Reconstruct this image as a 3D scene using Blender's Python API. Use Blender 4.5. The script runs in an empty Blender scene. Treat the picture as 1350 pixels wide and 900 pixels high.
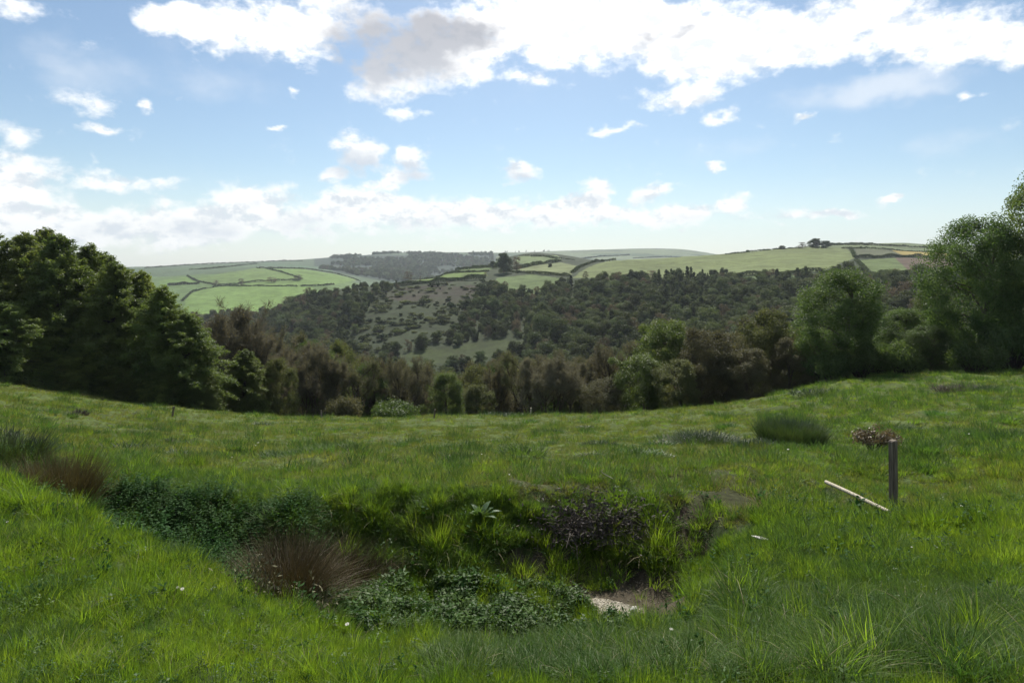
import bpy, math, random
import numpy as np
from mathutils import Vector

random.seed(11)
RNG = np.random.default_rng(11)
SC = bpy.context.scene
COL = SC.collection
F, HZ, CX = 804.0, 350.0, 675.0          # focal length in picture units, eye level, centre

# ------------------------------------------------------------------ noise
def _hash(ix, iy, seed):
    h = (ix.astype(np.int64) * 374761393 + iy.astype(np.int64) * 668265263 + seed * 982451653) & 0xFFFFFFFF
    h = ((h ^ (h >> 13)) * 1274126177) & 0xFFFFFFFF
    return ((h ^ (h >> 16)) & 0xFFFF) / 65535.0
def vnoise(x, y, seed=0):
    x = np.asarray(x, float); y = np.asarray(y, float)
    ix = np.floor(x); iy = np.floor(y); fx = x - ix; fy = y - iy
    fx = fx * fx * (3 - 2 * fx); fy = fy * fy * (3 - 2 * fy)
    a = _hash(ix, iy, seed); b = _hash(ix + 1, iy, seed); c = _hash(ix, iy + 1, seed); d = _hash(ix + 1, iy + 1, seed)
    return ((a + (b - a) * fx) * (1 - fy) + (c + (d - c) * fx) * fy) * 2 - 1
def fbm(x, y, seed=0, octv=3):
    r = 0; a = 1.0
    for i in range(octv):
        r = r + a * vnoise(x * 2 ** i, y * 2 ** i, seed + i * 7); a *= .5
    return r
def sstep(a, b, x):
    t = np.clip((x - a) / (b - a), 0, 1); return t * t * (3 - 2 * t)

# ------------------------------------------------------------------ terrain heights
CTRL = []   # (place across, row, distance)
def ctl(px, *pairs):
    for d, py in pairs: CTRL.append((px, py, d))
# meadow, near bank, ditch and hollow
for t in [(-500,900,2.7),(0,900,2.7),(300,900,2.7),(675,900,2.7),(1000,900,2.72),(1350,900,2.8),(1800,880,2.8),
          (300,850,3.3),(0,780,3.9),(-400,760,3.9),(-400,630,7.2),(0,641,7),(60,665,6.4),(150,706,5.6),(220,738,5.1),(290,770,4.6),(360,803,4.35),(430,832,4.2),(560,858,4.2),(675,862,4.4),(800,850,4.5),(900,826,4.8),
          (-400,570,11),(0,605,10.4),(150,636,9.8),(350,652,9.5),(560,648,9.6),(675,648,9.7),(800,649,9.7),(960,652,9.6),
          (1003,718,7.5),(1000,790,5.6),
          (1100,800,5.0),(1100,720,7.2),(1200,670,9.5),(1350,800,4.6),(1350,700,7),(1350,600,13),(1350,540,24),(1600,800,4.6),(1600,690,7),(1600,580,13),(1600,510,24),
          (1100,600,15),(1043,586,18),(1100,550,27),(900,600,17),(900,560,30),(675,600,17),(675,574,27),(400,600,17),(400,573,27),(200,600,15.5),(200,562,28),
          (0,572,15),(0,530,27),(-400,530,15),(-400,490,27),(1200,545,25)]:
    CTRL.append(t)
ctl(-500,(46,465),(80,500),(200,510),(500,420),(1000,390),(1500,365),(2600,352),(4200,352))
ctl(0,(50,502),(80,520),(150,520),(300,470),(600,430),(1000,385),(1600,362),(2600,353),(4200,356))
ctl(150,(47,528),(80,560),(150,550),(300,480),(600,440),(900,395),(1300,365),(2600,353),(4200,360))
ctl(300,(45,545),(70,580),(120,600),(200,570),(350,500),(560,440),(780,405),(1000,380),(1300,358),(1700,353),(2600,347),(3200,352),(4300,360))
ctl(430,(46,553),(70,585),(120,615),(200,590),(300,510),(420,440),(520,400),(580,385),(700,420),(850,400),(1050,376),(1250,361),(1600,358),(2200,352),(2800,340),(3400,345),(4300,355))
ctl(540,(46,551),(70,590),(120,615),(190,600),(240,560),(300,490),(380,440),(470,400),(560,378),(620,369),(700,385),(1000,400),(1600,380),(2000,362),(2600,342),(3000,333),(3600,338),(4500,350))
ctl(600,(46,551),(70,590),(120,615),(190,600),(250,540),(310,475),(340,462),(400,430),(480,395),(560,374),(640,364),(720,357),(850,375),(1200,395),(2000,370),(2600,345),(3100,333),(3800,340),(4600,352))
ctl(665,(46,551),(70,588),(120,612),(190,595),(250,530),(310,470),(400,425),(480,392),(560,370),(640,358),(750,352),(950,341),(1100,345),(1500,370),(2400,355),(3300,333),(4000,340))
ctl(740,(46,549),(70,585),(120,605),(190,580),(250,510),(310,460),(400,415),(480,388),(560,366),(680,353),(850,344),(1100,338),(1300,345),(1800,360),(2800,345),(3700,331),(4500,345))
ctl(820,(45,546),(70,580),(120,595),(190,560),(250,490),(310,450),(400,405),(480,378),(530,366),(620,352),(720,342.5),(850,350),(1300,362),(2500,350),(3800,329),(4600,345))
ctl(900,(43,540),(70,575),(120,585),(180,550),(240,480),(310,440),(400,400),(470,376),(520,365),(620,350),(740,338),(850,344),(1300,360),(2500,352),(3800,329),(4600,345))
ctl(1000,(44,527),(70,560),(120,570),(180,530),(240,470),(310,430),(390,395),(450,372),(490,362),(600,346),(780,330.5),(900,336),(1400,356),(2500,355),(3800,345),(4600,352))
ctl(1100,(46,503),(70,540),(120,550),(180,500),(240,455),(310,420),(390,380),(440,365),(480,355),(600,340),(800,326),(930,323),(1100,330),(2000,350),(4200,356))
ctl(1180,(46,495),(70,520),(120,530),(180,480),(240,440),(310,405),(390,375),(460,358),(550,348),(640,339),(760,332),(880,326),(980,320.5),(1150,328),(2000,350),(4200,356))
ctl(1260,(44,492),(70,510),(120,510),(180,470),(240,430),(310,400),(390,375),(460,358),(560,348),(700,335),(880,327),(1000,323),(1150,330),(2000,350),(4200,356))
ctl(1350,(42,490),(70,500),(120,490),(180,455),(240,425),(310,398),(460,358),(700,336),(1000,325),(1200,332),(4200,356))
ctl(1750,(38,465),(70,475),(120,465),(240,405),(460,355),(1000,328),(4200,356))
CP = np.array(CTRL, float)
KU = 1.6
cu, cl, cs = (CP[:,0]-CX)/F*KU, np.log(CP[:,2]), (CP[:,1]-HZ)/F
def _tpsk(r2): return np.where(r2 > 1e-12, r2 * np.log(r2 + 1e-12), 0.0)
n = len(CP)
A = np.zeros((n+3, n+3))
A[:n,:n] = _tpsk((cu[:,None]-cu)**2 + (cl[:,None]-cl)**2) + np.eye(n)*2e-4
A[:n,n:] = np.stack([np.ones(n), cu, cl], 1); A[n:,:n] = A[:n,n:].T
Wt = np.linalg.solve(A, np.concatenate([cs, np.zeros(3)]))
LU = np.linspace(-1.9, 1.9, 300); LD = np.linspace(math.log(2.7), math.log(5200), 560)
gu, gd = np.meshgrid(LU*KU, LD)
fu, fd = gu.ravel(), gd.ravel()
LAT = np.empty(fu.shape)
for i in range(0, len(fu), 20000):
    a, b = fu[i:i+20000], fd[i:i+20000]
    LAT[i:i+20000] = _tpsk((a[:,None]-cu)**2 + (b[:,None]-cl)**2) @ Wt[:n] + Wt[n] + Wt[n+1]*a + Wt[n+2]*b
LAT = LAT.reshape(gu.shape)
def slope_row(u, d):
    fx = np.clip((u-LU[0])/(LU[1]-LU[0]), 0, len(LU)-1.001); fy = np.clip((np.log(d)-LD[0])/(LD[1]-LD[0]), 0, len(LD)-1.001)
    ix = fx.astype(int); iy = fy.astype(int); fx = fx-ix; fy = fy-iy
    return (LAT[iy,ix]*(1-fx)+LAT[iy,ix+1]*fx)*(1-fy) + (LAT[iy+1,ix]*(1-fx)+LAT[iy+1,ix+1]*fx)*fy
CPX=[-500,0,60,150,220,290,360,430,560,675,800,880,930,985,1020]
CNEAR=[7.2,7.0,6.4,5.6,5.1,4.6,4.35,4.2,4.2,4.45,4.75,5.3,6.0,6.9,7.4]
CFAR=[10.9,10.3,10.05,9.75,9.6,9.5,9.45,9.5,9.6,9.7,9.7,9.6,9.4,8.9,8.4]
CDEP=[.52,.64,.68,.75,.82,.9,.95,.97,.97,.97,.97,.93,.73,.24,0.]
def carve(x, d):
    px = CX+F*x/d
    wv = .28*vnoise(px/55, px*0, 12)+.12*vnoise(px/17, px*0, 13)
    nr = np.interp(px, CPX, CNEAR); fr = np.interp(px, CPX, CFAR)+wv
    return np.interp(px, CPX, CDEP)*sstep(nr+.05, nr+1.35, d)*(1-sstep(fr-1.5+.3*vnoise(px/60,px*0,14), fr+.45, d))
def height(x, y):
    x = np.atleast_1d(np.asarray(x, float)); y = np.atleast_1d(np.asarray(y, float))
    d = np.maximum(y, 2.7)
    z = -slope_row(x/d, d)*d
    z = z-carve(x, d)
    k = np.clip(y/2.7, 0, 1)
    z = np.where(y < 2.7, -1.62+(z+1.62)*k, z)
    z = z + .045*fbm(x/.55, y/.55, 3, 2)*sstep(60, 20, y) + .14*fbm(x/2.3, y/2.3, 5, 3)*sstep(4, 14, y)*sstep(90, 40, y)
    z = z + 1.1*fbm(x/40, y/40, 9, 3)*sstep(80, 260, y)*sstep(9000, 900, y)
    return z
def hz(x, y): return float(height(x, y)[0])
def at(px, d):                                         # a ground point at distance d
    x = (px-CX)/F*d; return x, d, hz(x, d)
def ground(px, py, d0=3, d1=4800):                     # the ground point seen there
    ds = np.exp(np.linspace(math.log(d0), math.log(d1), 900)); xs = (px-CX)/F*ds
    rows = HZ - height(xs, ds)/ds*F
    ok = np.nonzero(rows <= py)[0]
    i = ok[0] if len(ok) else int(np.argmin(rows))
    return xs[i], ds[i], hz(xs[i], ds[i])
def proj(x, y, z): return CX+F*x/y, HZ-F*z/y
def inside(poly, px, py):
    r = np.zeros(np.shape(px), bool); m = len(poly); j = m-1
    for i in range(m):
        xi, yi = poly[i]; xj, yj = poly[j]
        c = ((yi > py) != (yj > py)) & (px < (xj-xi)*(py-yi)/((yj-yi) or 1e-9)+xi)
        r ^= c; j = i
    return r

# ------------------------------------------------------------------ objects
def tag(o, label=None, cat=None, group=None, kind=None):
    if label: o['label'] = label
    if cat: o['category'] = cat
    if group: o['group'] = group
    if kind: o['kind'] = kind
    return o
def mesh_np(name, V, Q, mats=(), midx=None, smooth=False):
    me = bpy.data.meshes.new(name)
    V = np.asarray(V, np.float32); Q = np.asarray(Q, np.int32)
    me.vertices.add(len(V)); me.vertices.foreach_set('co', V.ravel())
    m, k = Q.shape
    me.loops.add(m*k); me.loops.foreach_set('vertex_index', Q.ravel())
    me.polygons.add(m); me.polygons.foreach_set('loop_start', np.arange(m, dtype=np.int32)*k)
    me.polygons.foreach_set('loop_total', np.full(m, k, np.int32))
    if midx is not None: me.polygons.foreach_set('material_index', np.asarray(midx, np.int32))
    if smooth: me.polygons.foreach_set('use_smooth', np.ones(m, bool))
    for mt in mats: me.materials.append(mt)
    me.update(calc_edges=True); me.validate()
    return me
def obj(name, me, parent=None, loc=(0,0,0)):
    o = bpy.data.objects.new(name, me); COL.objects.link(o); o.location = loc
    if parent: o.parent = parent
    return o
def empty(name, loc, rz=0, sc=(1,1,1)):
    o = bpy.data.objects.new(name, None); COL.objects.link(o)
    o.location = loc; o.rotation_euler = (0,0,rz); o.scale = sc; o.empty_display_size = .2
    return o
class MB:
    def __init__(s): s.V=[]; s.Q=[]; s.M=[]; s.n=0
    def add(s, V, Q, m=0):
        V = np.asarray(V, float); Q = np.asarray(Q, int)
        s.V.append(V); s.Q.append(Q+s.n); s.M.append(np.full(len(Q), m)); s.n += len(V)
    def mesh(s, name, mats, smooth=False):
        return mesh_np(name, np.concatenate(s.V), np.concatenate(s.Q), mats, np.concatenate(s.M), smooth)
def tube(P, R, n=6):
    P = np.asarray(P, float); R = np.asarray(R, float)*np.ones(len(P))
    T = np.gradient(P, axis=0); T /= np.linalg.norm(T, axis=1, keepdims=True)+1e-9
    ref = np.array([.31,.17,.93]) if abs(T[0][2]) < .9 else np.array([1.,.1,.0])
    A_ = np.cross(T, ref); A_ /= np.linalg.norm(A_, axis=1, keepdims=True)+1e-9
    B_ = np.cross(T, A_)
    a = np.arange(n)/n*2*math.pi
    V = P[:,None,:]+R[:,None,None]*(np.cos(a)[None,:,None]*A_[:,None,:]+np.sin(a)[None,:,None]*B_[:,None,:])
    k = len(P); i = np.arange(k-1)[:,None]*n; j = np.arange(n)[None,:]; j2 = (j+1) % n
    Q = np.stack([i+j, i+j2, i+n+j2, i+n+j], -1).reshape(-1,4)
    return V.reshape(-1,3), Q
def unit(v): return v/(np.linalg.norm(v, axis=-1, keepdims=True)+1e-9)
def cards(C, L, Wd, N=None, Ax=None, rng=RNG):
    """pointed leaf quads around the centres C"""
    k = len(C); L = L*np.ones(k); Wd = Wd*np.ones(k)
    if N is None: N = unit(rng.normal(size=(k,3)))
    if Ax is None: Ax = unit(rng.normal(size=(k,3)))
    a = unit(Ax - N*np.sum(Ax*N, 1, keepdims=True)); b = np.cross(N, a)
    V = np.stack([C-a*L[:,None]/2, C+b*Wd[:,None]/2, C+a*L[:,None]/2, C-b*Wd[:,None]/2], 1).reshape(-1,3)
    return V, np.arange(k*4).reshape(-1,4)
def ribbons(A0, B0, w0, w1, rng=RNG):
    """thin straight twigs from A0 to B0"""
    k = len(A0); t = unit(B0-A0); s = unit(np.cross(t, unit(rng.normal(size=(k,3)))))
    w0 = (w0*np.ones(k))[:,None]; w1 = (w1*np.ones(k))[:,None]
    V = np.stack([A0-s*w0, A0+s*w0, B0+s*w1, B0-s*w1], 1).reshape(-1,3)
    return V, np.arange(k*4).reshape(-1,4)

# ------------------------------------------------------------------ materials
def newmat(name):
    m = bpy.data.materials.new(name); m.use_nodes = True
    nt = m.node_tree
    for nd in list(nt.nodes): nt.nodes.remove(nd)
    out = nt.nodes.new('ShaderNodeOutputMaterial')
    return m, nt, out
def nd(nt, typ, **kw):
    x = nt.nodes.new(typ)
    for k, v in kw.items(): setattr(x, k, v)
    return x
def noise_fac(nt, scale, detail=3, lo=.35, hi=.65, coord='pos'):
    if coord == 'pos': g = nd(nt, 'ShaderNodeNewGeometry').outputs['Position']
    else: g = nd(nt, 'ShaderNodeTexCoord').outputs['Object']
    t = nd(nt, 'ShaderNodeTexNoise'); t.inputs['Scale'].default_value = scale; t.inputs['Detail'].default_value = detail
    nt.links.new(g, t.inputs['Vector'])
    r = nd(nt, 'ShaderNodeMapRange'); r.inputs['From Min'].default_value = lo; r.inputs['From Max'].default_value = hi
    nt.links.new(t.outputs['Fac'], r.inputs['Value'])
    return r.outputs['Result']
def mixc(nt, fac, a, b, blend='MIX'):
    m = nd(nt, 'ShaderNodeMix', data_type='RGBA', blend_type=blend)
    for s, v in ((0, fac), (6, a), (7, b)):
        if isinstance(v, (int, float)): m.inputs[s].default_value = v
        elif isinstance(v, tuple): m.inputs[s].default_value = v+(1,) if len(v) == 3 else v
        else: nt.links.new(v, m.inputs[s])
    return m.outputs[2]
def leafmat(name, c1, c2, trans=.35, tint=(1.25,1.3,.6), scale=1.2, rough=.55, spec=.25, vary=.35):
    m, nt, out = newmat(name)
    c = mixc(nt, noise_fac(nt, scale), c1, c2)
    oi = nd(nt, 'ShaderNodeObjectInfo')
    hs = nd(nt, 'ShaderNodeHueSaturation')
    r = nd(nt, 'ShaderNodeMapRange'); r.inputs['To Min'].default_value = 1-vary; r.inputs['To Max'].default_value = 1+vary
    nt.links.new(oi.outputs['Random'], r.inputs['Value']); nt.links.new(r.outputs['Result'], hs.inputs['Value'])
    r2 = nd(nt, 'ShaderNodeMapRange'); r2.inputs['To Min'].default_value = .485; r2.inputs['To Max'].default_value = .515
    w = nd(nt, 'ShaderNodeMath', operation='FRACT'); mu = nd(nt, 'ShaderNodeMath', operation='MULTIPLY'); mu.inputs[1].default_value = 17.3
    nt.links.new(oi.outputs['Random'], mu.inputs[0]); nt.links.new(mu.outputs[0], w.inputs[0]); nt.links.new(w.outputs[0], r2.inputs['Value'])
    nt.links.new(r2.outputs['Result'], hs.inputs['Hue']); nt.links.new(c, hs.inputs['Color'])
    c = hs.outputs['Color']
    p = nd(nt, 'ShaderNodeBsdfPrincipled'); nt.links.new(c, p.inputs['Base Color'])
    p.inputs['Roughness'].default_value = rough; p.inputs['Specular IOR Level'].default_value = spec
    if trans > 0:
        t = nd(nt, 'ShaderNodeBsdfTranslucent'); nt.links.new(mixc(nt, 1.0, c, tint, 'MULTIPLY'), t.inputs['Color'])
        mx = nd(nt, 'ShaderNodeMixShader'); mx.inputs[0].default_value = trans
        nt.links.new(p.outputs[0], mx.inputs[1]); nt.links.new(t.outputs[0], mx.inputs[2]); nt.links.new(mx.outputs[0], out.inputs[0])
    else: nt.links.new(p.outputs[0], out.inputs[0])
    return m
def plainmat(name, c1, c2, scale=6, rough=.8, bump=0, coord='obj', spec=.25, stretch=None):
    m, nt, out = newmat(name)
    p = nd(nt, 'ShaderNodeBsdfPrincipled'); p.inputs['Roughness'].default_value = rough; p.inputs['Specular IOR Level'].default_value = spec
    f = noise_fac(nt, scale, 5, .3, .7, coord)
    if stretch:
        tc = nd(nt, 'ShaderNodeTexCoord'); mp = nd(nt, 'ShaderNodeMapping'); mp.inputs['Scale'].default_value = stretch
        t = nd(nt, 'ShaderNodeTexNoise'); t.inputs['Scale'].default_value = scale; t.inputs['Detail'].default_value = 6
        nt.links.new(tc.outputs['Object'], mp.inputs[0]); nt.links.new(mp.outputs[0], t.inputs['Vector']); 
        rr = nd(nt, 'ShaderNodeMapRange'); rr.inputs['From Min'].default_value = .35; rr.inputs['From Max'].default_value = .65
        nt.links.new(t.outputs['Fac'], rr.inputs['Value']); f = rr.outputs['Result']
    nt.links.new(mixc(nt, f, c1, c2), p.inputs['Base Color'])
    if bump:
        b = nd(nt, 'ShaderNodeBump'); b.inputs['Strength'].default_value = bump; b.inputs['Distance'].default_value = .02
        nt.links.new(f, b.inputs['Height']); nt.links.new(b.outputs[0], p.inputs['Normal'])
    nt.links.new(p.outputs[0], out.inputs[0])
    return m
def groundmat(name, scales, rough=.95):
    """colour attribute of the land, broken up by noise at several sizes"""
    m, nt, out = newmat(name)
    at_ = nd(nt, 'ShaderNodeVertexColor', layer_name='land')
    c = at_.outputs['Color']
    for sc_, lo, hi in scales:
        f = noise_fac(nt, sc_, 4, .3, .7)
        r = nd(nt, 'ShaderNodeMapRange'); r.inputs['To Min'].default_value = lo; r.inputs['To Max'].default_value = hi
        nt.links.new(f, r.inputs['Value'])
        cc = nd(nt, 'ShaderNodeCombineColor')
        for i in range(3): nt.links.new(r.outputs['Result'], cc.inputs[i])
        c = mixc(nt, 1.0, c, cc.outputs[0], 'MULTIPLY')
    p = nd(nt, 'ShaderNodeBsdfPrincipled'); p.inputs['Roughness'].default_value = rough; p.inputs['Specular IOR Level'].default_value = .1
    nt.links.new(c, p.inputs['Base Color'])
    nt.links.new(p.outputs[0], out.inputs[0])
    return m
BARK = plainmat('bark', (.05,.04,.03), (.11,.09,.07), 3, .9, .4)
BARKD = plainmat('bark_dark', (.03,.024,.018), (.06,.048,.036), 3, .9, .4)
TWIG = leafmat('twig_brown', (.118,.114,.08), (.172,.166,.12), .28, (1,.9,.7), .3, .8, .1, .25)
M_DARKCON = leafmat('hemlock_leaf', (.08,.118,.036), (.145,.185,.055), .5, (1.4,1.4,.6), .5, .5, .3, .22)
M_GREEN = leafmat('hawthorn_leaf', (.06,.098,.032), (.10,.145,.05), .44, (1.3,1.3,.6), .6, .55, .2, .2)
M_BRIGHT = leafmat('spring_leaf', (.072,.115,.03), (.108,.15,.044), .4, (1.3,1.3,.6), .6, .5, .3, .15)
M_OLIVE = leafmat('olive_leaf', (.08,.10,.042), (.125,.14,.058), .42, (1.2,1.15,.6), .5, .6, .2, .2)
M_SCRUB = leafmat('scrub_leaf', (.085,.088,.05), (.13,.125,.07), .4, (1.2,1.15,.65), .5, .6, .2, .2)
M_BROWNLF = leafmat('bud_leaf', (.145,.138,.07), (.20,.18,.085), .4, (1.2,1.1,.6), .5, .6, .2, .25)
M_FARLF = leafmat('far_wood_leaf', (.05,.068,.034), (.085,.105,.05), .4, (1.2,1.2,.6), .06, .7, .15, .4)
M_FARPALE = leafmat('far_pale_leaf', (.085,.115,.065), (.12,.15,.085), .4, (1.2,1.2,.7), .06, .7, .15, .3)
M_FARBROWN = leafmat('far_brown_leaf', (.085,.075,.052), (.12,.10,.068), .35, (1.2,1.1,.7), .06, .7, .15, .3)
M_HEDGE = leafmat('hedge_leaf', (.035,.052,.024), (.062,.08,.035), .3, (1.2,1.2,.6), .2, .7, .15, .2)
M_GORSE = leafmat('gorse_leaf', (.065,.085,.038), (.105,.122,.056), .4, (1.2,1.2,.6), .3, .7, .15, .35)
G_LUSH = leafmat('grass_lush', (.12,.20,.022), (.18,.262,.038), .55, (1.28,1.28,.5), 1.1, .5, .2, .25)
G_DARK = leafmat('grass_long', (.062,.12,.024), (.10,.165,.036), .48, (1.2,1.25,.6), 1.3, .5, .14, .25)
G_FIELD = leafmat('grass_field', (.14,.172,.038), (.205,.228,.064), .5, (1.2,1.2,.55), .25, .5, .3, .25)
G_DRY = leafmat('grass_dry', (.15,.14,.06), (.25,.22,.11), .35, (1.1,1.0,.7), 1.5, .6, .25, .3)
G_NETTLE = leafmat('nettle_leaf', (.03,.075,.02), (.052,.105,.03), .38, (1.2,1.3,.5), 2, .65, .06, .25)
G_MINT = leafmat('mint_leaf', (.042,.09,.02), (.072,.125,.03), .35, (1.2,1.3,.5), 3, .5, .13, .3)
RUSHD = leafmat('rush_dark', (.058,.048,.022), (.105,.087,.042), .16, (1.1,1,.7), 3, .7, .1, .3)
RUSHB = leafmat('rush_brown', (.11,.085,.055), (.2,.16,.105), .2, (1.1,1,.7), 3, .6, .3, .3)
RUSHG = leafmat('rush_green', (.03,.055,.022), (.06,.085,.03), .25, (1.2,1.2,.6), 2, .5, .3, .3)
DEADB = leafmat('dead_stem', (.05,.04,.03), (.12,.10,.08), .1, (1,1,1), 4, .7, .2, .3)
STONE = plainmat('pale_stone', (.45,.43,.38), (.62,.6,.54), 18, .8, .4)
WOODPOST = plainmat('weathered_post', (.085,.068,.05), (.2,.168,.13), 5, .85, .5, stretch=(6,6,.6))
WOODPALE = plainmat('bleached_pole', (.30,.26,.19), (.48,.43,.33), 5, .75, .4, stretch=(6,6,.6))

# ------------------------------------------------------------------ the meadow
def colour_attr(me, C):
    a = me.color_attributes.new('land', 'FLOAT_COLOR', 'POINT')
    a.data.foreach_set('color', np.concatenate([C, np.ones((len(C),1))], 1).astype(np.float32).ravel())
def gridmesh(name, U, D, mat):
    X, Y = [], []
    for d in D: X.append(U*max(d, 2.7)); Y.append(np.full(len(U), d))
    X = np.stack(X); Y = np.stack(Y); Z = height(X.ravel(), Y.ravel()).reshape(X.shape)
    r, c = X.shape; i = np.arange(r-1)[:,None]*c; j = np.arange(c-1)[None,:]
    Q = np.stack([i+j, i+j+1, i+c+j+1, i+c+j], -1).reshape(-1,4)
    return mesh_np(name, np.stack([X,Y,Z], -1).reshape(-1,3), Q, [mat], None, True), X.ravel(), Y.ravel(), Z.ravel()
JOIN = 56.0
MUD = [(628,748),(690,728),(760,722),(840,745),(905,765),(915,800),(868,822),(800,828),(735,792),(660,772)]
DUG = [(850,690),(880,655),(960,640),(985,655),(950,690),(935,730),(905,770),(860,760)]
DRYP = [(650,632),(740,615),(870,612),(1035,632),(1045,668),(960,700),(930,668),(850,655),(760,668),(690,668)]
Dn = np.concatenate([np.linspace(-9, 2.5, 30), np.exp(np.linspace(math.log(2.7), math.log(JOIN), 420))])
meadow_me, X, Y, Z = gridmesh('meadow', np.linspace(-1.8, 1.8, 620), Dn, groundmat('meadow_soil', ((.35,.8,1.2),(2.2,.7,1.3),(9,.6,1.35))))
pxv, pyv = proj(X, np.maximum(Y,2), Z)
C = np.tile([.036,.052,.016], (len(X),1))
C[Y > 12] = (.07,.10,.028)
w = sstep(11, 15, Y)[:,None]; C = C*(1-w)+np.array([.062,.085,.022])*w
nz = fbm(X/.5, Y/.5, 21, 3)*14
m = inside(MUD, pxv+nz, pyv+nz*.4) & (Y < 10); C[m] = (.056,.046,.031)
m = (np.hypot((pxv-814+nz)/40,(pyv-803+nz*.3-(pxv-814)*.14)/10)<1)&(Y<9); C[m] = (.26,.23,.175)
m = inside(DUG, pxv+nz, pyv+nz*.4) & (Y < 10.5); C[m] = (.05,.038,.028)
m = inside(DRYP, pxv+nz*2, pyv+nz*.6) & (Y < 14); C[m] = (.048,.052,.021)
colour_attr(meadow_me, C)
meadow = tag(obj('meadow', meadow_me), 'sloping green pasture with a ditch and a muddy hollow', 'meadow', None, 'structure')

# ------------------------------------------------------------------ valley sides and far hills
Dh = np.exp(np.linspace(math.log(JOIN), math.log(4900), 560))
hills_me, X, Y, Z = gridmesh('hills', np.linspace(-1.35, 1.35, 1150), Dh, groundmat('hill_land', ((.012,.85,1.15),(.09,.75,1.25),(.5,.8,1.2))))
pxv, pyv = proj(X, Y, Z)
C = np.tile([.03,.04,.018], (len(X),1))
C[(Y > 600) & (pxv < 520)] = (.085,.13,.045); C[Y > 1250] = (.07,.10,.055)
m = (Y > 600) & (Y < 1000) & (pxv < 430) & (pyv > 407); C[m] = (.045,.06,.028)
# woods on the distant ridge
m = (Y > 1700) & (pxv > 415) & (pxv < 660) & (pyv > 336); C[m] = (.03,.045,.03)
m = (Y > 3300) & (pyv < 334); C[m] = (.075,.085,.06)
wob = vnoise(X/30, Y/30, 4)*1.2; wob2 = fbm(X/16, Y/24, 6, 3)*5.5
FIELDS = [  # outline on the land, distances, colour of the crop
 ([(243,400),(250,386),(268,381),(292,377.5),(335,377),(410,377.5),(420,385),(400,410),(240,415)],(650,1150),(.135,.21,.055)),
 ([(258,368),(300,359),(340,353),(354,354),(392,364),(394,368.5),(340,370.5),(300,375.5),(280,375)],(900,1700),(.125,.185,.055)),
 ([(356,354),(400,354.5),(440,361),(474,368.5),(440,375),(390,376.5),(300,376.5),(340,371.5),(396,369.5),(396,364)],(900,1700),(.13,.20,.055)),
 ([(210,371),(247,364),(260,371),(245,376),(210,376)],(900,1700),(.12,.19,.05)),
 ([(186,358),(262,352),(330,347),(345,350),(262,362),(200,366)],(1500,3000),(.085,.13,.06)),
 ([(345,350),(350,346),(430,352),(440,358),(400,353)],(1500,3000),(.08,.13,.065)),
 ([(545,371),(575,363),(600,359.5),(642,358.5),(642,363),(600,368),(560,371)],(540,800),(.13,.19,.045)),
 ([(498,388),(540,379),(625,373),(632,385),(604,402),(560,402),(520,396)],(380,640),(.04,.035,.022)),
 ([(470,440),(500,394),(560,400),(606,402),(594,422),(560,434),(500,446)],(300,560),(.031,.042,.018)),
 ([(654,366),(700,361.5),(742,367),(730,380),(702,390),(680,386),(654,379)],(430,760),(.10,.14,.05)),
 ([(677,357),(700,350),(738,345.5),(762,351),(752,363),(735,362.5),(680,358)],(520,1150),(.15,.175,.075)),
 ([(588,356),(612,350),(652,340),(660,352),(640,357)],(640,1150),(.10,.145,.05)),
 ([(680,347),(684,338),(735,336.5),(740,342),(700,348)],(800,1300),(.13,.17,.07)),
 ([(754,366),(776,352),(800,344),(900,334),(960,328),(1040,320),(1110,318),(1127,340),(1085,357),(1000,361),(900,367)],(430,960),(.135,.165,.06)),
 ([(950,366),(1080,359),(1120,352),(1125,362),(1080,372),(990,374)],(380,520),(.085,.125,.05)),
 ([(1127,327),(1166,328),(1192,337),(1132,339)],(560,960),(.10,.11,.06)),
 ([(1176,330),(1250,334),(1252,339),(1190,337)],(560,960),(.30,.235,.075)),
 ([(1180,340),(1256,340),(1256,353),(1198,357)],(430,760),(.11,.078,.055)),
 ([(1130,343),(1180,340),(1198,357),(1256,355),(1256,368),(1200,372),(1150,358)],(380,760),(.11,.15,.05)),
 ([(1085,326),(1100,316),(1300,316),(1300,332),(1180,330)],(760,1150),(.12,.15,.07)),
 ([(520,478),(545,463),(600,457),(640,446),(690,450),(650,466),(600,478),(560,482)],(240,420),(.04,.054,.018)),
 ([(836,338),(930,338),(930,343),(836,344)],(900,3000),(.14,.17,.09)),
]
for poly, (d0, d1), c in FIELDS:
    ww = wob2 if d1 in (640, 560, 420) else wob*.5
    m = inside(poly, pxv+ww*1.6, pyv+ww*.6) & (Y > d0) & (Y < d1)
    C[m] = np.array(c)*.84
# smaller enclosures on the farthest ridge: strips of lighter pasture
m = (Y > 2500) & (pxv > 655) & (pxv < 945) & (vnoise(X/260, Y/120, 31) > .05); C[m] = (.13,.16,.09)
br = (Y > 300) & (Y < 640) & (pxv > 440) & (pxv < 640) & (pyv < 450)
mixn = np.clip(fbm(X/14, Y/20, 17, 3)*.9+.3, 0, 1)[:,None]*br[:,None]
C = C*(1-mixn*.55)+np.array([.034,.045,.019])*mixn*.55
colour_attr(hills_me, C)
hills = tag(obj('hills', hills_me), 'wooded valley sides and rolling patchwork fields', 'hills', None, 'structure')

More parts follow.
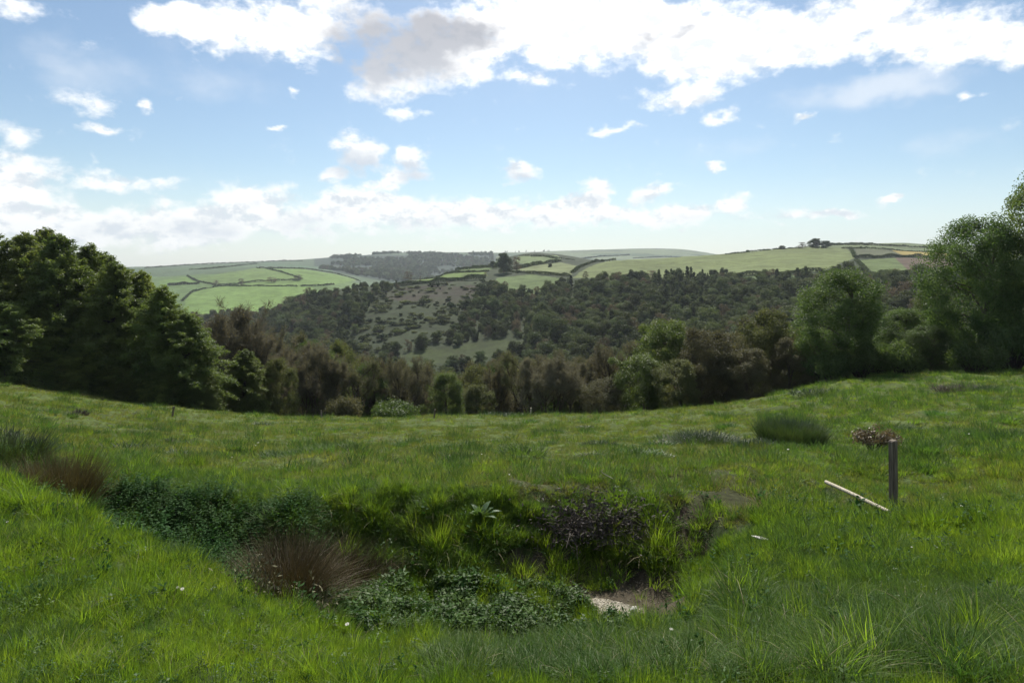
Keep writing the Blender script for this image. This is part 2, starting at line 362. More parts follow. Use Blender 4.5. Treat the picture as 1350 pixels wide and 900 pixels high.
# ------------------------------------------------------------------ tree shapes (built once, copied)
def leafy_tree(seed, H=10., W=8., base=.12, nl=16, clumps=150, per=240, ls=.15, lm=None, spread=.92, lobes=5, stems=1):
    """tapered trunk, limbs reaching for the crown's envelope, leaf clumps along the limbs; returns trunk mesh, crown mesh"""
    rg = np.random.default_rng(seed)
    T = MB(); tips = []
    zc = H*(base+1)/2; hzr = H*(1-base)/2*1.02
    lob = [(rg.uniform(0,6.28), rg.uniform(.2,.9), rg.uniform(.5,1.2)) for _ in range(lobes)]
    def env(az, z):
        q = max(.05, 1-((z-zc)/hzr)**2)**.5
        if z < zc: q = max(q, .82)
        k = .78+sum(.12*w_*math.cos(az-a0-(z/H-t0)*2.2) for a0, t0, w_ in lob)
        return W/2*q*min(1.1, max(.45, k))
    for s in range(stems):
        lean = rg.uniform(-.1,.1,2)*H*(1 if stems == 1 else 2.2)
        b0 = rg.uniform(-.25,.25,2)*(stems > 1)
        zs = np.linspace(-.4, .93*H, 8); fr = np.clip(zs/H, 0, 1)
        P = np.stack([b0[0]+lean[0]*fr**1.3+rg.normal(size=8)*.012*H*fr, b0[1]+lean[1]*fr**1.3+rg.normal(size=8)*.012*H*fr, zs], 1)
        r0 = .026*H/(stems**.5)
        T.add(*tube(P, r0*(1-fr*.9), 8))
        for i in range(nl//stems):
            t = base*.8+(.9-base*.8)*((i+rg.uniform(0,.9))/(nl//stems)); z0 = t*H
            p0 = np.array([np.interp(z0, zs, P[:,k]) for k in range(3)])
            az = i*2.4+rg.uniform(-.4,.4)+s*1.3; zt = min(H*.99, z0+H*rg.uniform(.05,.22))
            L = env(az, zt)*rg.uniform(.75,1.0)
            p3 = np.array([math.cos(az)*L, math.sin(az)*L, zt])
            q = np.linspace(0, 1, 6)[:,None]
            Pl = p0+(p3-p0)*q+np.array([0,0,1])*np.sin(q*math.pi)*L*.1+rg.normal(size=(6,3))*.03*L*q
            T.add(*tube(Pl, np.interp(q[:,0], [0,1], [r0*.38*(1-t*.55), .012]), 5))
            tips.append(Pl[-1]); tips.append(Pl[4])
            for k in range(5):
                qa = rg.uniform(.3,.95); pa = Pl[0]+(Pl[-1]-Pl[0])*qa
                dv = np.array([math.cos(az+rg.choice([-1,1])*rg.uniform(.5,1.2)), math.sin(az+rg.choice([-1,1])*rg.uniform(.5,1.2)), rg.uniform(-.1,.7)])
                pe = pa+dv*L*rg.uniform(.22,.45)
                T.add(*tube(np.stack([pa,(pa+pe)/2+[0,0,.04*L],pe]), [.035*H/10,.02*H/10,.008], 4)); tips.append(pe); tips.append((pa+pe)/2)
    tips = np.array(tips)
    sel = tips[rg.integers(0, len(tips), clumps)]
    # some clumps out on the envelope so that the outline is uneven
    ne = clumps//2
    az = rg.uniform(0,6.28,ne); zz = H*(base+(1-base)*rg.uniform(.02,1,ne)**.8)
    rr = np.array([env(a,z) for a,z in zip(az,zz)])*rg.uniform(.7,1.02,ne)
    sel[:ne] = np.stack([np.cos(az)*rr, np.sin(az)*rr, np.minimum(zz,H*.98)], 1)
    rad = W*rg.uniform(.045,.10,clumps)
    Cc = np.repeat(sel, per, 0)+unit(rg.normal(size=(clumps*per,3)))*(rg.uniform(0,1,clumps*per)**.45*np.repeat(rad,per)*1.25)[:,None]*np.array([1.,1.,spread])
    keep = Cc[:,2] > .03*H; Cc = Cc[keep]
    out = unit(Cc-np.array([0,0,zc*.8]))
    N = unit(rg.normal(size=(len(Cc),3))+out*.7+np.array([0,0,.5]))
    V, Q = cards(Cc, ls*rg.uniform(.7,1.3,len(Cc)), ls*.62*rg.uniform(.7,1.2,len(Cc)), N, None, rg)
    K = MB(); K.add(V, Q)
    return T.mesh('trunk', [BARK], True), K.mesh('crown', [lm])
def layered_tree(seed, H=12., W=8., lm=None, ls=.17, nb=150, base=.03):
    """dark tiered tree: boughs sweeping out and drooping at their feathery ends"""
    rg = np.random.default_rng(seed); T = MB(); K = MB()
    zs = np.linspace(-.4,H,8); fr = np.clip(zs/H,0,1)
    T.add(*tube(np.stack([rg.normal(size=8)*.05*fr, rg.normal(size=8)*.05*fr, zs],1), .025*H*(1-fr*.96), 8))
    CC, NN, AX = [], [], []
    for i in range(nb):
        t = base+(1-base)*((i+rg.uniform(0,.8))/nb)**1.0; z0 = t*H
        az = i*2.399+rg.uniform(-.35,.35)
        L = W/2*(min(1,(1-t)*1.95+.05))**.8*rg.uniform(.55,1.08)
        up = .55*t+.12+rg.uniform(-.12,.12); droop = .42*(1-t)+.08
        q = np.linspace(0,1,7)[:,None]; dv = np.array([math.cos(az),math.sin(az),0])
        P = np.array([0,0,z0])+dv*L*q+np.array([0,0,1])*L*(up*q-droop*q**2.4)
        T.add(*tube(P, np.linspace(.012*H*(1-t)*.8+.015,.006,7), 4))
        side = np.array([-dv[1],dv[0],0]); ns = int(11+L*9)
        for k in range(ns):
            a = rg.uniform(.15,1.0); pa = np.array([np.interp(a,q[:,0],P[:,c]) for c in range(3)])
            sl = L*.34*(1.12-a)*rg.uniform(.5,1.2)+.14; vz = rg.normal()*.5
            sd = side*rg.choice([-1,1])*rg.uniform(.5,1)+dv*rg.uniform(.4,1.0); sd = sd/np.linalg.norm(sd)
            nlv = int(9+sl*20); b = rg.uniform(0,1,nlv)[:,None]
            c = pa+sd*sl*b+np.array([0,0,vz])*sl*b+np.array([0,0,-1])*sl*.32*b**2+rg.normal(size=(nlv,3))*.075*H/12
            CC.append(c); NN.append(unit(rg.normal(size=(nlv,3))*.9+np.array([0,0,.7])+dv*.4)); AX.append(sd+rg.normal(size=(nlv,3))*.5)
    # leader with short upright sprays
    c = np.stack([rg.normal(size=260)*.12, rg.normal(size=260)*.12, H*(1-rg.uniform(-.035,.09,260))],1)
    CC.append(c); NN.append(unit(rg.normal(size=(260,3)))); AX.append(np.tile([0,0,1.],(260,1))+rg.normal(size=(260,3))*.3)
    CC = np.concatenate(CC); m = len(CC)
    V, Q = cards(CC, ls*rg.uniform(.8,1.5,m), ls*.42*rg.uniform(.7,1.2,m), np.concatenate(NN), np.concatenate(AX), rg)
    K.add(V,Q)
    return T.mesh('trunk',[BARKD],True), K.mesh('crown',[lm])
def bare_tree(seed, H=11., W=7., lm=None, buds=5000, bs=.13, base=.16, forks=3, dens=1.0, tw=.018, splay=.28):
    """tree still bare in spring: sweeping limbs, a haze of fine twigs, a few opening buds"""
    rg = np.random.default_rng(seed); T = MB(); A0=[]; B0=[]; R0=[]; R1=[]
    nodes = []
    def limb(p, d, L, r, lev):
        k = 5; P=[p]; dd = d
        for i in range(k-1):
            dd = dd+rg.normal(size=3)*.16+np.array([0,0,.10]); dd = dd/np.linalg.norm(dd); P.append(P[-1]+dd*L/(k-1))
        P = np.array(P)
        if lev <= 2: T.add(*tube(P, np.linspace(r, r*.4, k), 6 if lev == 0 else 4))
        else:
            A0.append(P[:-1]); B0.append(P[1:]); R0.append(np.linspace(r,r*.5,k-1)); R1.append(np.linspace(r*.85,r*.35,k-1)); nodes.append(P)
            return
        nc = [9,6,8][lev] if lev else 9
        for i in range(int(nc*dens)):
            a = rg.uniform(.28 if lev else base*2.2,1.0); j = min(int(a*(k-1)),k-2); pa = P[j]+(P[j+1]-P[j])*(a*(k-1)-j)
            perp = unit(np.cross(dd, rg.normal(size=3))); sp = rg.uniform(.45,.95)
            nd_ = dd*(1-sp*.45)+perp*sp; nd_[2] += .15; nd_ = nd_/np.linalg.norm(nd_)
            limb(pa, nd_, L*rg.uniform(.38,.6)*(1.05-.3*a), max(r*rg.uniform(.35,.5), tw), lev+1)
    for s in range(forks):
        az = s*6.28/forks+rg.uniform(-.5,.5); sp = .0 if forks == 1 else splay*rg.uniform(.4,1.3)
        limb(np.array([math.cos(az)*.15,math.sin(az)*.15,-.4]), unit(np.array([math.cos(az)*sp,math.sin(az)*sp,1.])), H*.72*rg.uniform(.85,1.05), .02*H/forks**.4, 0)
    P = np.concatenate(nodes)
    # fit the spread to the wanted size
    sx = W/2/np.percentile(np.hypot(P[:,0],P[:,1]),97); sz = H/P[:,2].max()
    S = np.array([sx,sx,sz])
    K = MB(); A0=np.concatenate(A0)*S; B0=np.concatenate(B0)*S
    K.add(*ribbons(A0,B0,np.concatenate(R0),np.concatenate(R1),rg))
    # finest twigs, fanning from the ends
    k = len(B0); rep = 3
    st = np.repeat(B0,rep,0); d = unit(np.repeat(B0-A0,rep,0)+rg.normal(size=(k*rep,3))*np.repeat(np.linalg.norm(B0-A0,axis=1),rep)[:,None]*.8)
    K.add(*ribbons(st, st+d*rg.uniform(.25,.6,k*rep)[:,None]*H/11, tw*.75, tw*.4, rg))
    if buds:
        c = st[rg.integers(0,len(st),buds)]+rg.normal(size=(buds,3))*.22*H/11
        V,Q = cards(c, bs*rg.uniform(.6,1.3,buds), bs*.6, None, None, rg); K.add(V,Q,1)
    T.V = [v*S for v in T.V]
    return T.mesh('trunk',[BARK],True), K.mesh('crown',[TWIG, lm])
def far_tree(seed, H, W, lm, clumps=34, per=150, ls=.5, shape=1.0, trunk=True):
    rg = np.random.default_rng(seed); T=MB(); K=MB()
    T.add(*tube(np.array([[0,0,-1],[.1,0,H*.3],[0,.1,H*.75]]), [.3,.24,.08], 5))
    for i in range(6):
        az = i*1.1; T.add(*tube(np.array([[0,0,H*(.25+.05*i)],[math.cos(az)*W*.3,math.sin(az)*W*.3,H*(.5+.06*i)]]),[.13,.04],4))
    az = rg.uniform(0,6.28,clumps); zz = rg.uniform(.12,.93,clumps); q = (1.08-zz)*1.05 if shape > 1.2 else np.sqrt(np.clip(1-((zz-.42)/.56)**2,.03,1))**shape
    r = W/2*q*rg.uniform(.35,.92,clumps)
    cc = np.stack([np.cos(az)*r,np.sin(az)*r,zz*H],1); rad = W*rg.uniform(.12,.21,clumps)
    dv = unit(rg.normal(size=(clumps*per,3)))
    c = np.repeat(cc,per,0)+dv*np.repeat(rad,per)[:,None]*rg.uniform(.6,1.05,clumps*per)[:,None]*np.array([1,1,.8])
    N = unit(dv+rg.normal(size=c.shape)*.3)
    V,Q = cards(c, ls*rg.uniform(.6,1.3,len(c)), ls*.7, N, None, rg); K.add(V,Q)
    return T.mesh('trunk',[BARKD]), K.mesh('crown',[lm])
def far_single(seed, H, W, lm, **kw):
    t, c = far_tree(seed, H, W, lm, **kw)
    def arr(me):
        v=np.empty(len(me.vertices)*3,np.float32); me.vertices.foreach_get('co',v); q=np.empty(len(me.loops),np.int32); me.loops.foreach_get('vertex_index',q)
        return v.reshape(-1,3), q.reshape(-1,4)
    B=MB(); B.add(*arr(t),0); B.add(*arr(c),1)
    return B.mesh('far_tree',[BARKD,lm])
def bush_mesh(seed, rx, ry, h, lm, n=5000, ls=.1, narrow=.55, up=.3, lumps=14):
    rg = np.random.default_rng(seed); K=MB()
    az=rg.uniform(0,6.28,lumps); r=np.sqrt(rg.uniform(0,1,lumps))*.72; zz=h*(.15+.6*np.sqrt(1-r**2)*rg.uniform(.5,1.1,lumps))
    cc=np.stack([np.cos(az)*r*rx,np.sin(az)*r*ry,zz],1); ci=rg.integers(0,lumps,n)
    dv=unit(rg.normal(size=(n,3))); c=cc[ci]+dv*rg.uniform(.3,1.05,n)[:,None]*np.array([rx,ry,h])*rg.uniform(.2,.36,lumps)[ci][:,None]
    c[:,2]=np.abs(c[:,2])+.02
    N=unit(dv+rg.normal(size=(n,3))*.8+np.array([0,0,up])); V,Q=cards(c,ls*rg.uniform(.6,1.4,n),ls*narrow,N,None,rg); K.add(V,Q,1)
    for i in range(lumps): K.add(*tube(np.stack([[cc[i,0]*.15,cc[i,1]*.15,-.1],cc[i]*[.6,.6,.6],cc[i]]),[.03*h,.02*h,.006*h],4),0)
    return K.mesh('bush',[BARKD,lm])

hemlocks = [layered_tree(101+i, 12, [8,7.2,8.6][i], M_DARKCON, nb=[190,175,200][i], ls=.165) for i in range(3)]
hawthorns = [leafy_tree(201, 10, 8.4, .07, 22, 330, 190, .14, M_GREEN), leafy_tree(202, 10, 7.4, .08, 20, 300, 190, .14, M_GREEN)]
springs = [leafy_tree(211, 9, 7.5, .04, 18, 260, 170, .16, M_BRIGHT, stems=2)]
olives = [leafy_tree(221, 9, 7.5, .03, 18, 240, 170, .17, M_OLIVE, stems=3), leafy_tree(222, 9, 8.5, .03, 18, 240, 150, .16, M_SCRUB, stems=4)]
bares = [bare_tree(301, 11, 7, M_BROWNLF, 9000, forks=2), bare_tree(302, 11, 6, M_BROWNLF, 6500, forks=3), bare_tree(303, 11, 7.5, M_OLIVE, 11000, forks=1, base=.14), bare_tree(304, 11, 6.4, M_BROWNLF, 4000, forks=2), bare_tree(305, 11, 9, M_BROWNLF, 4500, forks=6, splay=.75)]
KINDS = dict(hemlock=(hemlocks,12.,8.), hawthorn=(hawthorns,10.,8.), spring=(springs,9.,7.5), olive=(olives,9.,8.), bare=(bares,11.,7.))
TREE_NAME = dict(hemlock='tiered_evergreen_tree', hawthorn='hawthorn_tree', spring='leafy_tree', olive='budding_tree', bare='bare_tree')
BUSHP = {}
def bush_proto(kind, v):
    k = (kind, v % 2)
    if k not in BUSHP:
        lm = dict(hawthorn=M_GREEN, spring=M_BRIGHT, olive=[M_OLIVE, M_SCRUB][v % 2])[kind]
        BUSHP[k] = bush_mesh(620+len(BUSHP), 1, 1, 1, lm, 9000, .062, .6, .3, 34)
    return BUSHP[k]
def plant_tree(kind, v, px, d, top, wpx, label, group=None, rz=None, sink=0.0):
    protos, H0, W0 = KINDS[kind]; tm, cm = protos[v % len(protos)]
    x, y, z = at(px, d); z -= sink
    Ht = -(top-HZ)/F*d - z; W_ = wpx/F*d
    if kind in ('hawthorn', 'spring', 'olive') and Ht/H0 < .66*W_/W0:
        o = obj('rounded_bush', bush_proto(kind, v), None, (x,y,z-.05)); o.scale = (W_/1.9, W_/1.9, Ht); o.rotation_euler = (0,0,random.uniform(0,6.28))
        return tag(o, label.replace('tree', 'bush', 1) if ' tree' in label[:40] else label, 'bush', group)
    o = empty(TREE_NAME[kind], (x,y,z-.05), random.uniform(0,6.28) if rz is None else rz, (W_/W0, W_/W0, Ht/H0))
    obj('trunk', tm, o); obj('crown', cm, o)
    tag(o, label, 'tree', group); return o

# ---- left bank of tall evergreens (place across, distance, top row, width)
LB = [(-95,47,292,150,'tall dark tiered evergreen at the left end of the bank, cut by the photo edge'),
      (-30,49,300,130,'tallest dark evergreen of the left bank, at the photo edge'),
      (32,50,312,118,'dark evergreen with a spiky top, second in the left bank'),
      (78,49,314,110,'broad dark evergreen in the left bank with boughs down to the grass'),
      (118,52,326,100,'dark evergreen with brownish upper sprays in the left bank'),
      (152,49,350,96,'evergreen in the left bank where its skyline starts to fall'),
      (186,51,361,90,'round shouldered dark evergreen near the low end of the left bank'),
      (214,47.5,380,94,'evergreen with yellow green sprays near the low end of the left bank'),
      (246,47,415,88,'low spreading evergreen ending the left bank, boughs sweeping onto the grass'),
      (60,58,306,120,'dark evergreen standing in the second rank of the left bank'),
      (140,60,338,110,'dark evergreen half hidden behind the middle of the left bank'),
      (5,44,400,95,'short bushy evergreen at the front foot of the left bank')]
for i,(px,d,tp,w_,lb) in enumerate(LB): plant_tree('hemlock', i, px, d, tp, w_*1.28, lb, 'evergreens along the left edge of the meadow')
for i,(px,d,tp,w_) in enumerate([(40,46,438,80),(110,46.5,446,80),(170,46.5,462,76),(215,45.5,478,70),(262,46,492,60)]):
    plant_tree('hemlock', i+1, px, d, tp, w_, 'low dark evergreen undergrowth tree at the foot of the left bank', 'low trees under the left bank')

# ---- woodland along the foot of the meadow
WD = [('bare',4,302,62,394,112,'tall brown bare tree with a domed haze of twigs beside the evergreens'),
      ('hemlock',1,322,52,462,82,'yellowish green layered tree in front of the tall brown bare tree'),
      ('olive',0,366,54,474,56,'pale tufted budding tree right of the yellowish layered tree'),
      ('bare',1,352,75,430,70,'grey brown bare tree rising behind the pale tufted tree'),
      ('bare',4,405,66,444,92,'reddish brown bare tree, tallest left of the valley clearing'),
      ('bare',1,440,58,452,72,'slender brown bare tree left of the valley clearing'),
      ('bare',2,472,60,474,64,'bare tree with dark forked trunk and pale yellow buds'),
      ('bare',0,505,68,466,64,'brown budding tree below the left end of the clearing'),
      ('olive',1,455,50,520,50,'low grey green budding tree at the meadow foot'),
      ('bare',3,535,60,470,60,'bare brown tree just left of the clearing bottom'),
      ('spring',0,522,50,527,66,'rounded light green bushy shrub at the far edge of the meadow'),
      ('bare',2,572,80,480,70,'dark trunked tree in shade below the clearing'),
      ('hawthorn',1,590,66,492,66,'dark green tree filling the gap below the clearing'),
      ('olive',0,628,56,508,54,'low dull green tree beside the bare oaks'),
      ('bare',0,652,62,470,62,'brown budding tree first of the oak group'),
      ('bare',2,688,58,464,66,'budding oak with yellowish top in the middle of the wood edge'),
      ('bare',4,722,56,462,84,'spreading bare oak with several dark trunks at the meadow edge'),
      ('bare',2,752,60,463,62,'bare oak with yellowish shoots right of the spreading oak'),
      ('bare',1,788,66,468,64,'thin brown bare tree behind the oaks'),
      ('bare',3,815,60,450,80,'tall reddish bare tree next to the bright green tree'),
      ('olive',1,800,52,500,64,'low twiggy budding tree at the meadow edge'),
      ('spring',0,850,52,468,74,'olive budding tree below the bright green tree'),
      ('spring',0,884,58,425,96,'tall bright green tree catching the light above the scrub'),
      ('olive',1,920,52,437,84,'wide grey brown budding tree right of the bright green tree'),
      ('olive',1,955,52,440,84,'dull brown willow scrub tree in the middle of the right hand thicket'),
      ('olive',1,990,62,425,96,'domed brown tree behind the right hand thicket'),
      ('olive',0,1012,54,410,92,'dark domed tree crowning the right hand thicket'),
      ('olive',1,990,49,462,80,'low grey brown scrub tree at the thicket front'),
      ('olive',1,1040,50,448,76,'brownish scrub tree touching the green hawthorn'),
      ('olive',0,900,49,475,74,'low olive scrub tree on the meadow slope'),
      ('hawthorn',0,1113,48,358,124,'large green tree standing alone above the right hand thicket, leaves lit at its top'),
      ('hawthorn',1,1192,50,408,86,'dark shaded tree between the lone green tree and the big right hand trees'),
      ('hawthorn',1,1150,62,400,70,'dark tree just behind the lone green tree'),
      ('hawthorn',1,1232,60,372,70,'dark tree showing between the big right hand trees'),
      ('hawthorn',0,1294,45,291,136,'big green tree with ragged lit outline near the right edge'),
      ('hawthorn',1,1386,44,230,158,'tallest green tree, cut off by the right edge of the photo'),
      ('hawthorn',0,1460,43,250,160,'green tree beyond the right edge of the photo'),
      ('hawthorn',1,1092,46.8,462,66,'dark bushy growth hiding the trunk of the lone green tree'),
      ('hawthorn',0,1136,46.6,455,70,'shaded bush under the right side of the lone green tree'),
      ('hawthorn',1,1286,42.6,446,84,'dark bush in front of the big right hand tree'),
      ('hawthorn',0,1190,46,452,64,'dark bush left of the big right hand trees'),
      ('olive',0,1068,49,478,50,'dark undergrowth tree left of the lone green tree'),
      ('hawthorn',1,1160,47.5,452,62,'dark low tree under the right of the lone green tree'),
      ('hawthorn',0,1228,46,430,74,'shaded low tree at the foot of the big right hand tree'),
      ('hawthorn',1,1335,43,420,86,'low shaded tree under the tallest right hand tree')]
for i,(k,v,px,d,tp,w_,lb) in enumerate(WD): plant_tree(k, v, px, d, tp, w_, lb, 'woodland along the foot of the meadow')
# further rows of the same wood, down the slope
rg = np.random.default_rng(5)
def top_row(px): return float(np.interp(px, [250,330,420,520,600,660,760,830,900,1000,1080,1250], [445,448,452,478,492,478,472,462,452,440,440,430]))
for row,(d0,dt,st) in enumerate([(72,4,30),(88,0,34),(108,-4,40)]):
    px = 290+row*11
    while px < 1090:
        k = rg.choice(['bare','bare','bare','olive','hawthorn'] if px < 850 else ['olive','bare','hawthorn'])
        d = d0+rg.uniform(-6,6); tp = top_row(px)+dt+rg.uniform(-7,12)
        if 545 < px < 620: tp += 12
        word = {'bare':'bare brown tree in the shaded wood in the valley bottom','olive':'dull budding tree in the shaded wood in the valley bottom','hawthorn':'dark leafy tree in the shaded wood in the valley bottom'}[k]
        plant_tree(str(k), int(rg.integers(0,4)), px, d, tp, (62 if k!='hawthorn' else 58)*72/d0**1.0*1.0+14, word, {'bare':'bare trees deeper in the valley wood','olive':'budding trees deeper in the valley wood','hawthorn':'leafy trees deeper in the valley wood'}[k])
        px += st*rg.uniform(.8,1.2)

# ------------------------------------------------------------------ woods on the far side: nearest as individuals, the rest one mass
FT = [far_single(401,10.5,10,M_FARLF), far_single(402,11,9,M_FARLF,shape=.8), far_single(403,9,9.5,M_FARPALE), far_single(404,11,8,M_FARBROWN,per=70,ls=.42), far_single(405,14,6,M_FARLF,shape=1.6,clumps=30)]
FKIND = ['rounded_tree','rounded_tree','pale_tree','brown_tree','conifer_tree']
FLAB = ['dark rounded tree in the wood across the valley','dark rounded tree in the wood across the valley','paler green tree in the wood across the valley','brownish budding tree in the wood across the valley','dark pointed tree in the wood across the valley']
FGRP = ['dark rounded trees across the valley','dark rounded trees across the valley','pale trees across the valley','brown trees across the valley','pointed trees across the valley']
HEATH = [(455,464),(492,398),(500,386),(540,379),(630,372),(650,372),(640,390),(614,406),(606,438),(560,454),(500,466)]
CLEAR = [(520,484),(548,464),(600,457),(640,446),(690,451),(664,474),(610,487),(560,490)]
OPEN = [HEATH, CLEAR]+[f[0] for f in FIELDS[6:21]]
def wood_density(px, py, y):
    keep = np.ones(len(px), bool)
    for p in OPEN: keep &= ~inside(p, px, py)
    return keep
def scatter(n, d0, d1, u0, u1, cell):
    d = np.sqrt(rg.uniform(d0*d0, d1*d1, n)); u = rg.uniform(u0, u1, n); x = u*d
    key = np.stack([np.floor(x/cell), np.floor(d/cell)],1).astype(int); _, idx = np.unique(key, axis=0, return_index=True)
    return x[idx], d[idx]
xs, ys = scatter(40000, 125, 760, -.62, .95, 6.4)
zs = height(xs, ys); px, py = proj(xs, ys, zs)
ridge = np.interp(px, [150,300,340,430,480,540,600,655,740,820,900,1000,1100,1180,1300], [446,414,400,392,383,379,375,380,372,368,368,366,366,372,372])
keep = wood_density(px, py, ys) & ((py > ridge) | (ys < 300)) & (ys < np.interp(px,[200,340,430,520,700,1300],[750,720,600,570,520,470]))
xs, ys, zs, px, py = xs[keep], ys[keep], zs[keep], px[keep], py[keep]
kind = rg.choice(5, len(xs), p=[.40,.34,.12,.11,.03])
con = (px > 860) & (px < 935) & (py < 440) & (ys > 300); kind[con] = rg.choice([4,4,1], con.sum())
size = rg.uniform(.5,1.15,len(xs))*np.where(rg.uniform(size=len(xs))<.1,1.4,1)*np.where((px>430)&(px<700)&(ys<420),.72,1)*np.interp(ys,[120,300,520],[1.15,1.0,.72])
# what the meadow's own trees hide is left to the mass; the individuals are the nearest ones that show above them
vis = (py-11*size*F/ys < np.interp(px,[0,280,350,420,520,560,620,660,760,840,900,1000,1080,1140,1230,1350],[300,400,430,445,470,482,490,470,464,452,428,412,420,370,400,280])) & (px > 255) & (px < 1240)
size[kind==4] = np.minimum(size[kind==4], .95)
order = np.argsort(np.where(vis, ys, 1e6))
single = order[:210]
for i in single:
    k = kind[i]; o = obj(FKIND[k], FT[k], None, (xs[i],ys[i],zs[i]-.3)); o.rotation_euler=(0,0,rg.uniform(0,6.28)); s=size[i]; o.scale=(s*rg.uniform(.9,1.15),s*rg.uniform(.9,1.15),s)
    tag(o, FLAB[k], 'tree', FGRP[k])
rest = np.setdiff1d(np.arange(len(xs)), single)

# ---- instancing helper for uncountable plants
def scatter_obj(name, pts, rot, scl, idx, protos, label, cat, parent_kind='stuff'):
    me = bpy.data.meshes.new(name); n_ = len(pts)
    me.vertices.add(n_); me.vertices.foreach_set('co', np.asarray(pts,np.float32).ravel())
    a = me.attributes.new('rot','FLOAT_VECTOR','POINT'); a.data.foreach_set('vector', np.asarray(rot,np.float32).ravel())
    a = me.attributes.new('scl','FLOAT_VECTOR','POINT'); s = np.asarray(scl,np.float32); s = np.repeat(s[:,None],3,1) if s.ndim==1 else s; a.data.foreach_set('vector', s.ravel())
    a = me.attributes.new('idx','INT','POINT'); a.data.foreach_set('value', np.asarray(idx,np.int32))
    o = obj(name, me)
    g = bpy.data.node_groups.new(name+'_scatter','GeometryNodeTree')
    g.interface.new_socket('Geometry',in_out='INPUT',socket_type='NodeSocketGeometry'); g.interface.new_socket('Geometry',in_out='OUTPUT',socket_type='NodeSocketGeometry')
    gi=g.nodes.new('NodeGroupInput'); go=g.nodes.new('NodeGroupOutput'); ip=g.nodes.new('GeometryNodeInstanceOnPoints'); jn=g.nodes.new('GeometryNodeGeometryToInstance')
    for m_ in reversed(protos):
        po = bpy.data.objects.new('sprig', m_)
        oi=g.nodes.new('GeometryNodeObjectInfo'); oi.inputs['Object'].default_value=po; oi.inputs['As Instance'].default_value=False
        g.links.new(oi.outputs['Geometry'], jn.inputs[0])
    def na(nm,t):
        q=g.nodes.new('GeometryNodeInputNamedAttribute'); q.data_type=t; q.inputs['Name'].default_value=nm; return q.outputs['Attribute']
    g.links.new(gi.outputs[0], ip.inputs['Points']); g.links.new(jn.outputs[0], ip.inputs['Instance'])
    ip.inputs['Pick Instance'].default_value=True
    g.links.new(na('idx','INT'), ip.inputs['Instance Index']); g.links.new(na('rot','FLOAT_VECTOR'), ip.inputs['Rotation']); g.links.new(na('scl','FLOAT_VECTOR'), ip.inputs['Scale'])
    g.links.new(ip.outputs[0], go.inputs[0])
    md=o.modifiers.new('scatter','NODES'); md.node_group=g
    tag(o, label, cat, None, parent_kind); return o
def upright(n_, tilt=.0): return np.stack([rg.normal(size=n_)*tilt, rg.normal(size=n_)*tilt, rg.uniform(0,6.28,n_)],1)
scatter_obj('far_woodland', np.stack([xs[rest],ys[rest],zs[rest]-.3],1), upright(len(rest)), size[rest], kind[rest], FT, 'dark mixed woodland covering the far side of the valley', 'woodland')
# woods on the distant ridge
x2, y2 = scatter(16000, 1750, 3250, -.34, .02, 17)
z2 = height(x2,y2); p2,q2 = proj(x2,y2,z2)
k2 = (p2>395)&(p2<650)&(q2>334)&(vnoise(x2/130,y2/130,77)+ .35*np.sin(p2*.05) + np.where((p2>455)&(q2>341),.5,-.15)-np.clip((455-p2)/30,0,9)>-.1)
scatter_obj('ridge_woodland', np.stack([x2,y2,z2-.5],1)[k2], upright(k2.sum()), rg.uniform(.9,1.5,k2.sum()), rg.choice(4,k2.sum(),p=[.2,.2,.5,.1]), FT, 'bluish hazy woodland along the distant ridge', 'woodland')  # half the trees get the paler leaf colour, imitating haze on the ridge

# ------------------------------------------------------------------ hedges
def hedge(rows, d0, d1, h, w, label, step=.0, ls=None, mat=None):
    """clipped or straggling hedge along a line on the land"""
    P=[]
    for (a,b) in zip(rows[:-1], rows[1:]):
        m = max(2,int(math.hypot(b[0]-a[0],b[1]-a[1])/1.5))
        for t in range(m): P.append(ground(a[0]+(b[0]-a[0])*t/m, a[1]+(b[1]-a[1])*t/m, d0, d1))
    P.append(ground(*rows[-1], d0, d1)); P=np.array(P)
    S=np.concatenate([[0],np.cumsum(np.hypot(*(P[1:,:2]-P[:-1,:2]).T))]); Lh=S[-1]
    dm = P[:,1].mean(); ls = ls or max(.45, dm*.0016)
    n_=int(min(14000, max(250, Lh*w*h*5/ls**2*.5))); t=rg.uniform(0,Lh,n_)
    c=np.stack([np.interp(t,S,P[:,0]),np.interp(t,S,P[:,1])],1)
    hh=h*(.72+.35*vnoise(t/(h*2.2),0*t,int(rg.integers(0,999)))+.2*vnoise(t/(h*9),0*t,3))
    off=rg.normal(size=n_)*w*.3; T_=np.stack([np.interp(t+1,S,P[:,0])-np.interp(t-1,S,P[:,0]),np.interp(t+1,S,P[:,1])-np.interp(t-1,S,P[:,1])],1); T_=T_/(np.linalg.norm(T_,axis=1,keepdims=True)+1e-9)
    c[:,0]+=-T_[:,1]*off; c[:,1]+=T_[:,0]*off
    zz=height(c[:,0],c[:,1])+hh*np.sqrt(rg.uniform(0,1,n_))*np.exp(-(off/w)**2)
    C3=np.column_stack([c,zz]); org=P[len(P)//2]
    V,Q=cards(C3-org,ls*rg.uniform(.6,1.3,n_),ls*.75,unit(rg.normal(size=(n_,3))+[0,0,.3]))
    o=obj('hedge',mesh_np('hedge',V,Q,[mat or M_HEDGE]),None,tuple(org)); tag(o,label,'hedge','field hedges across the hills'); return o
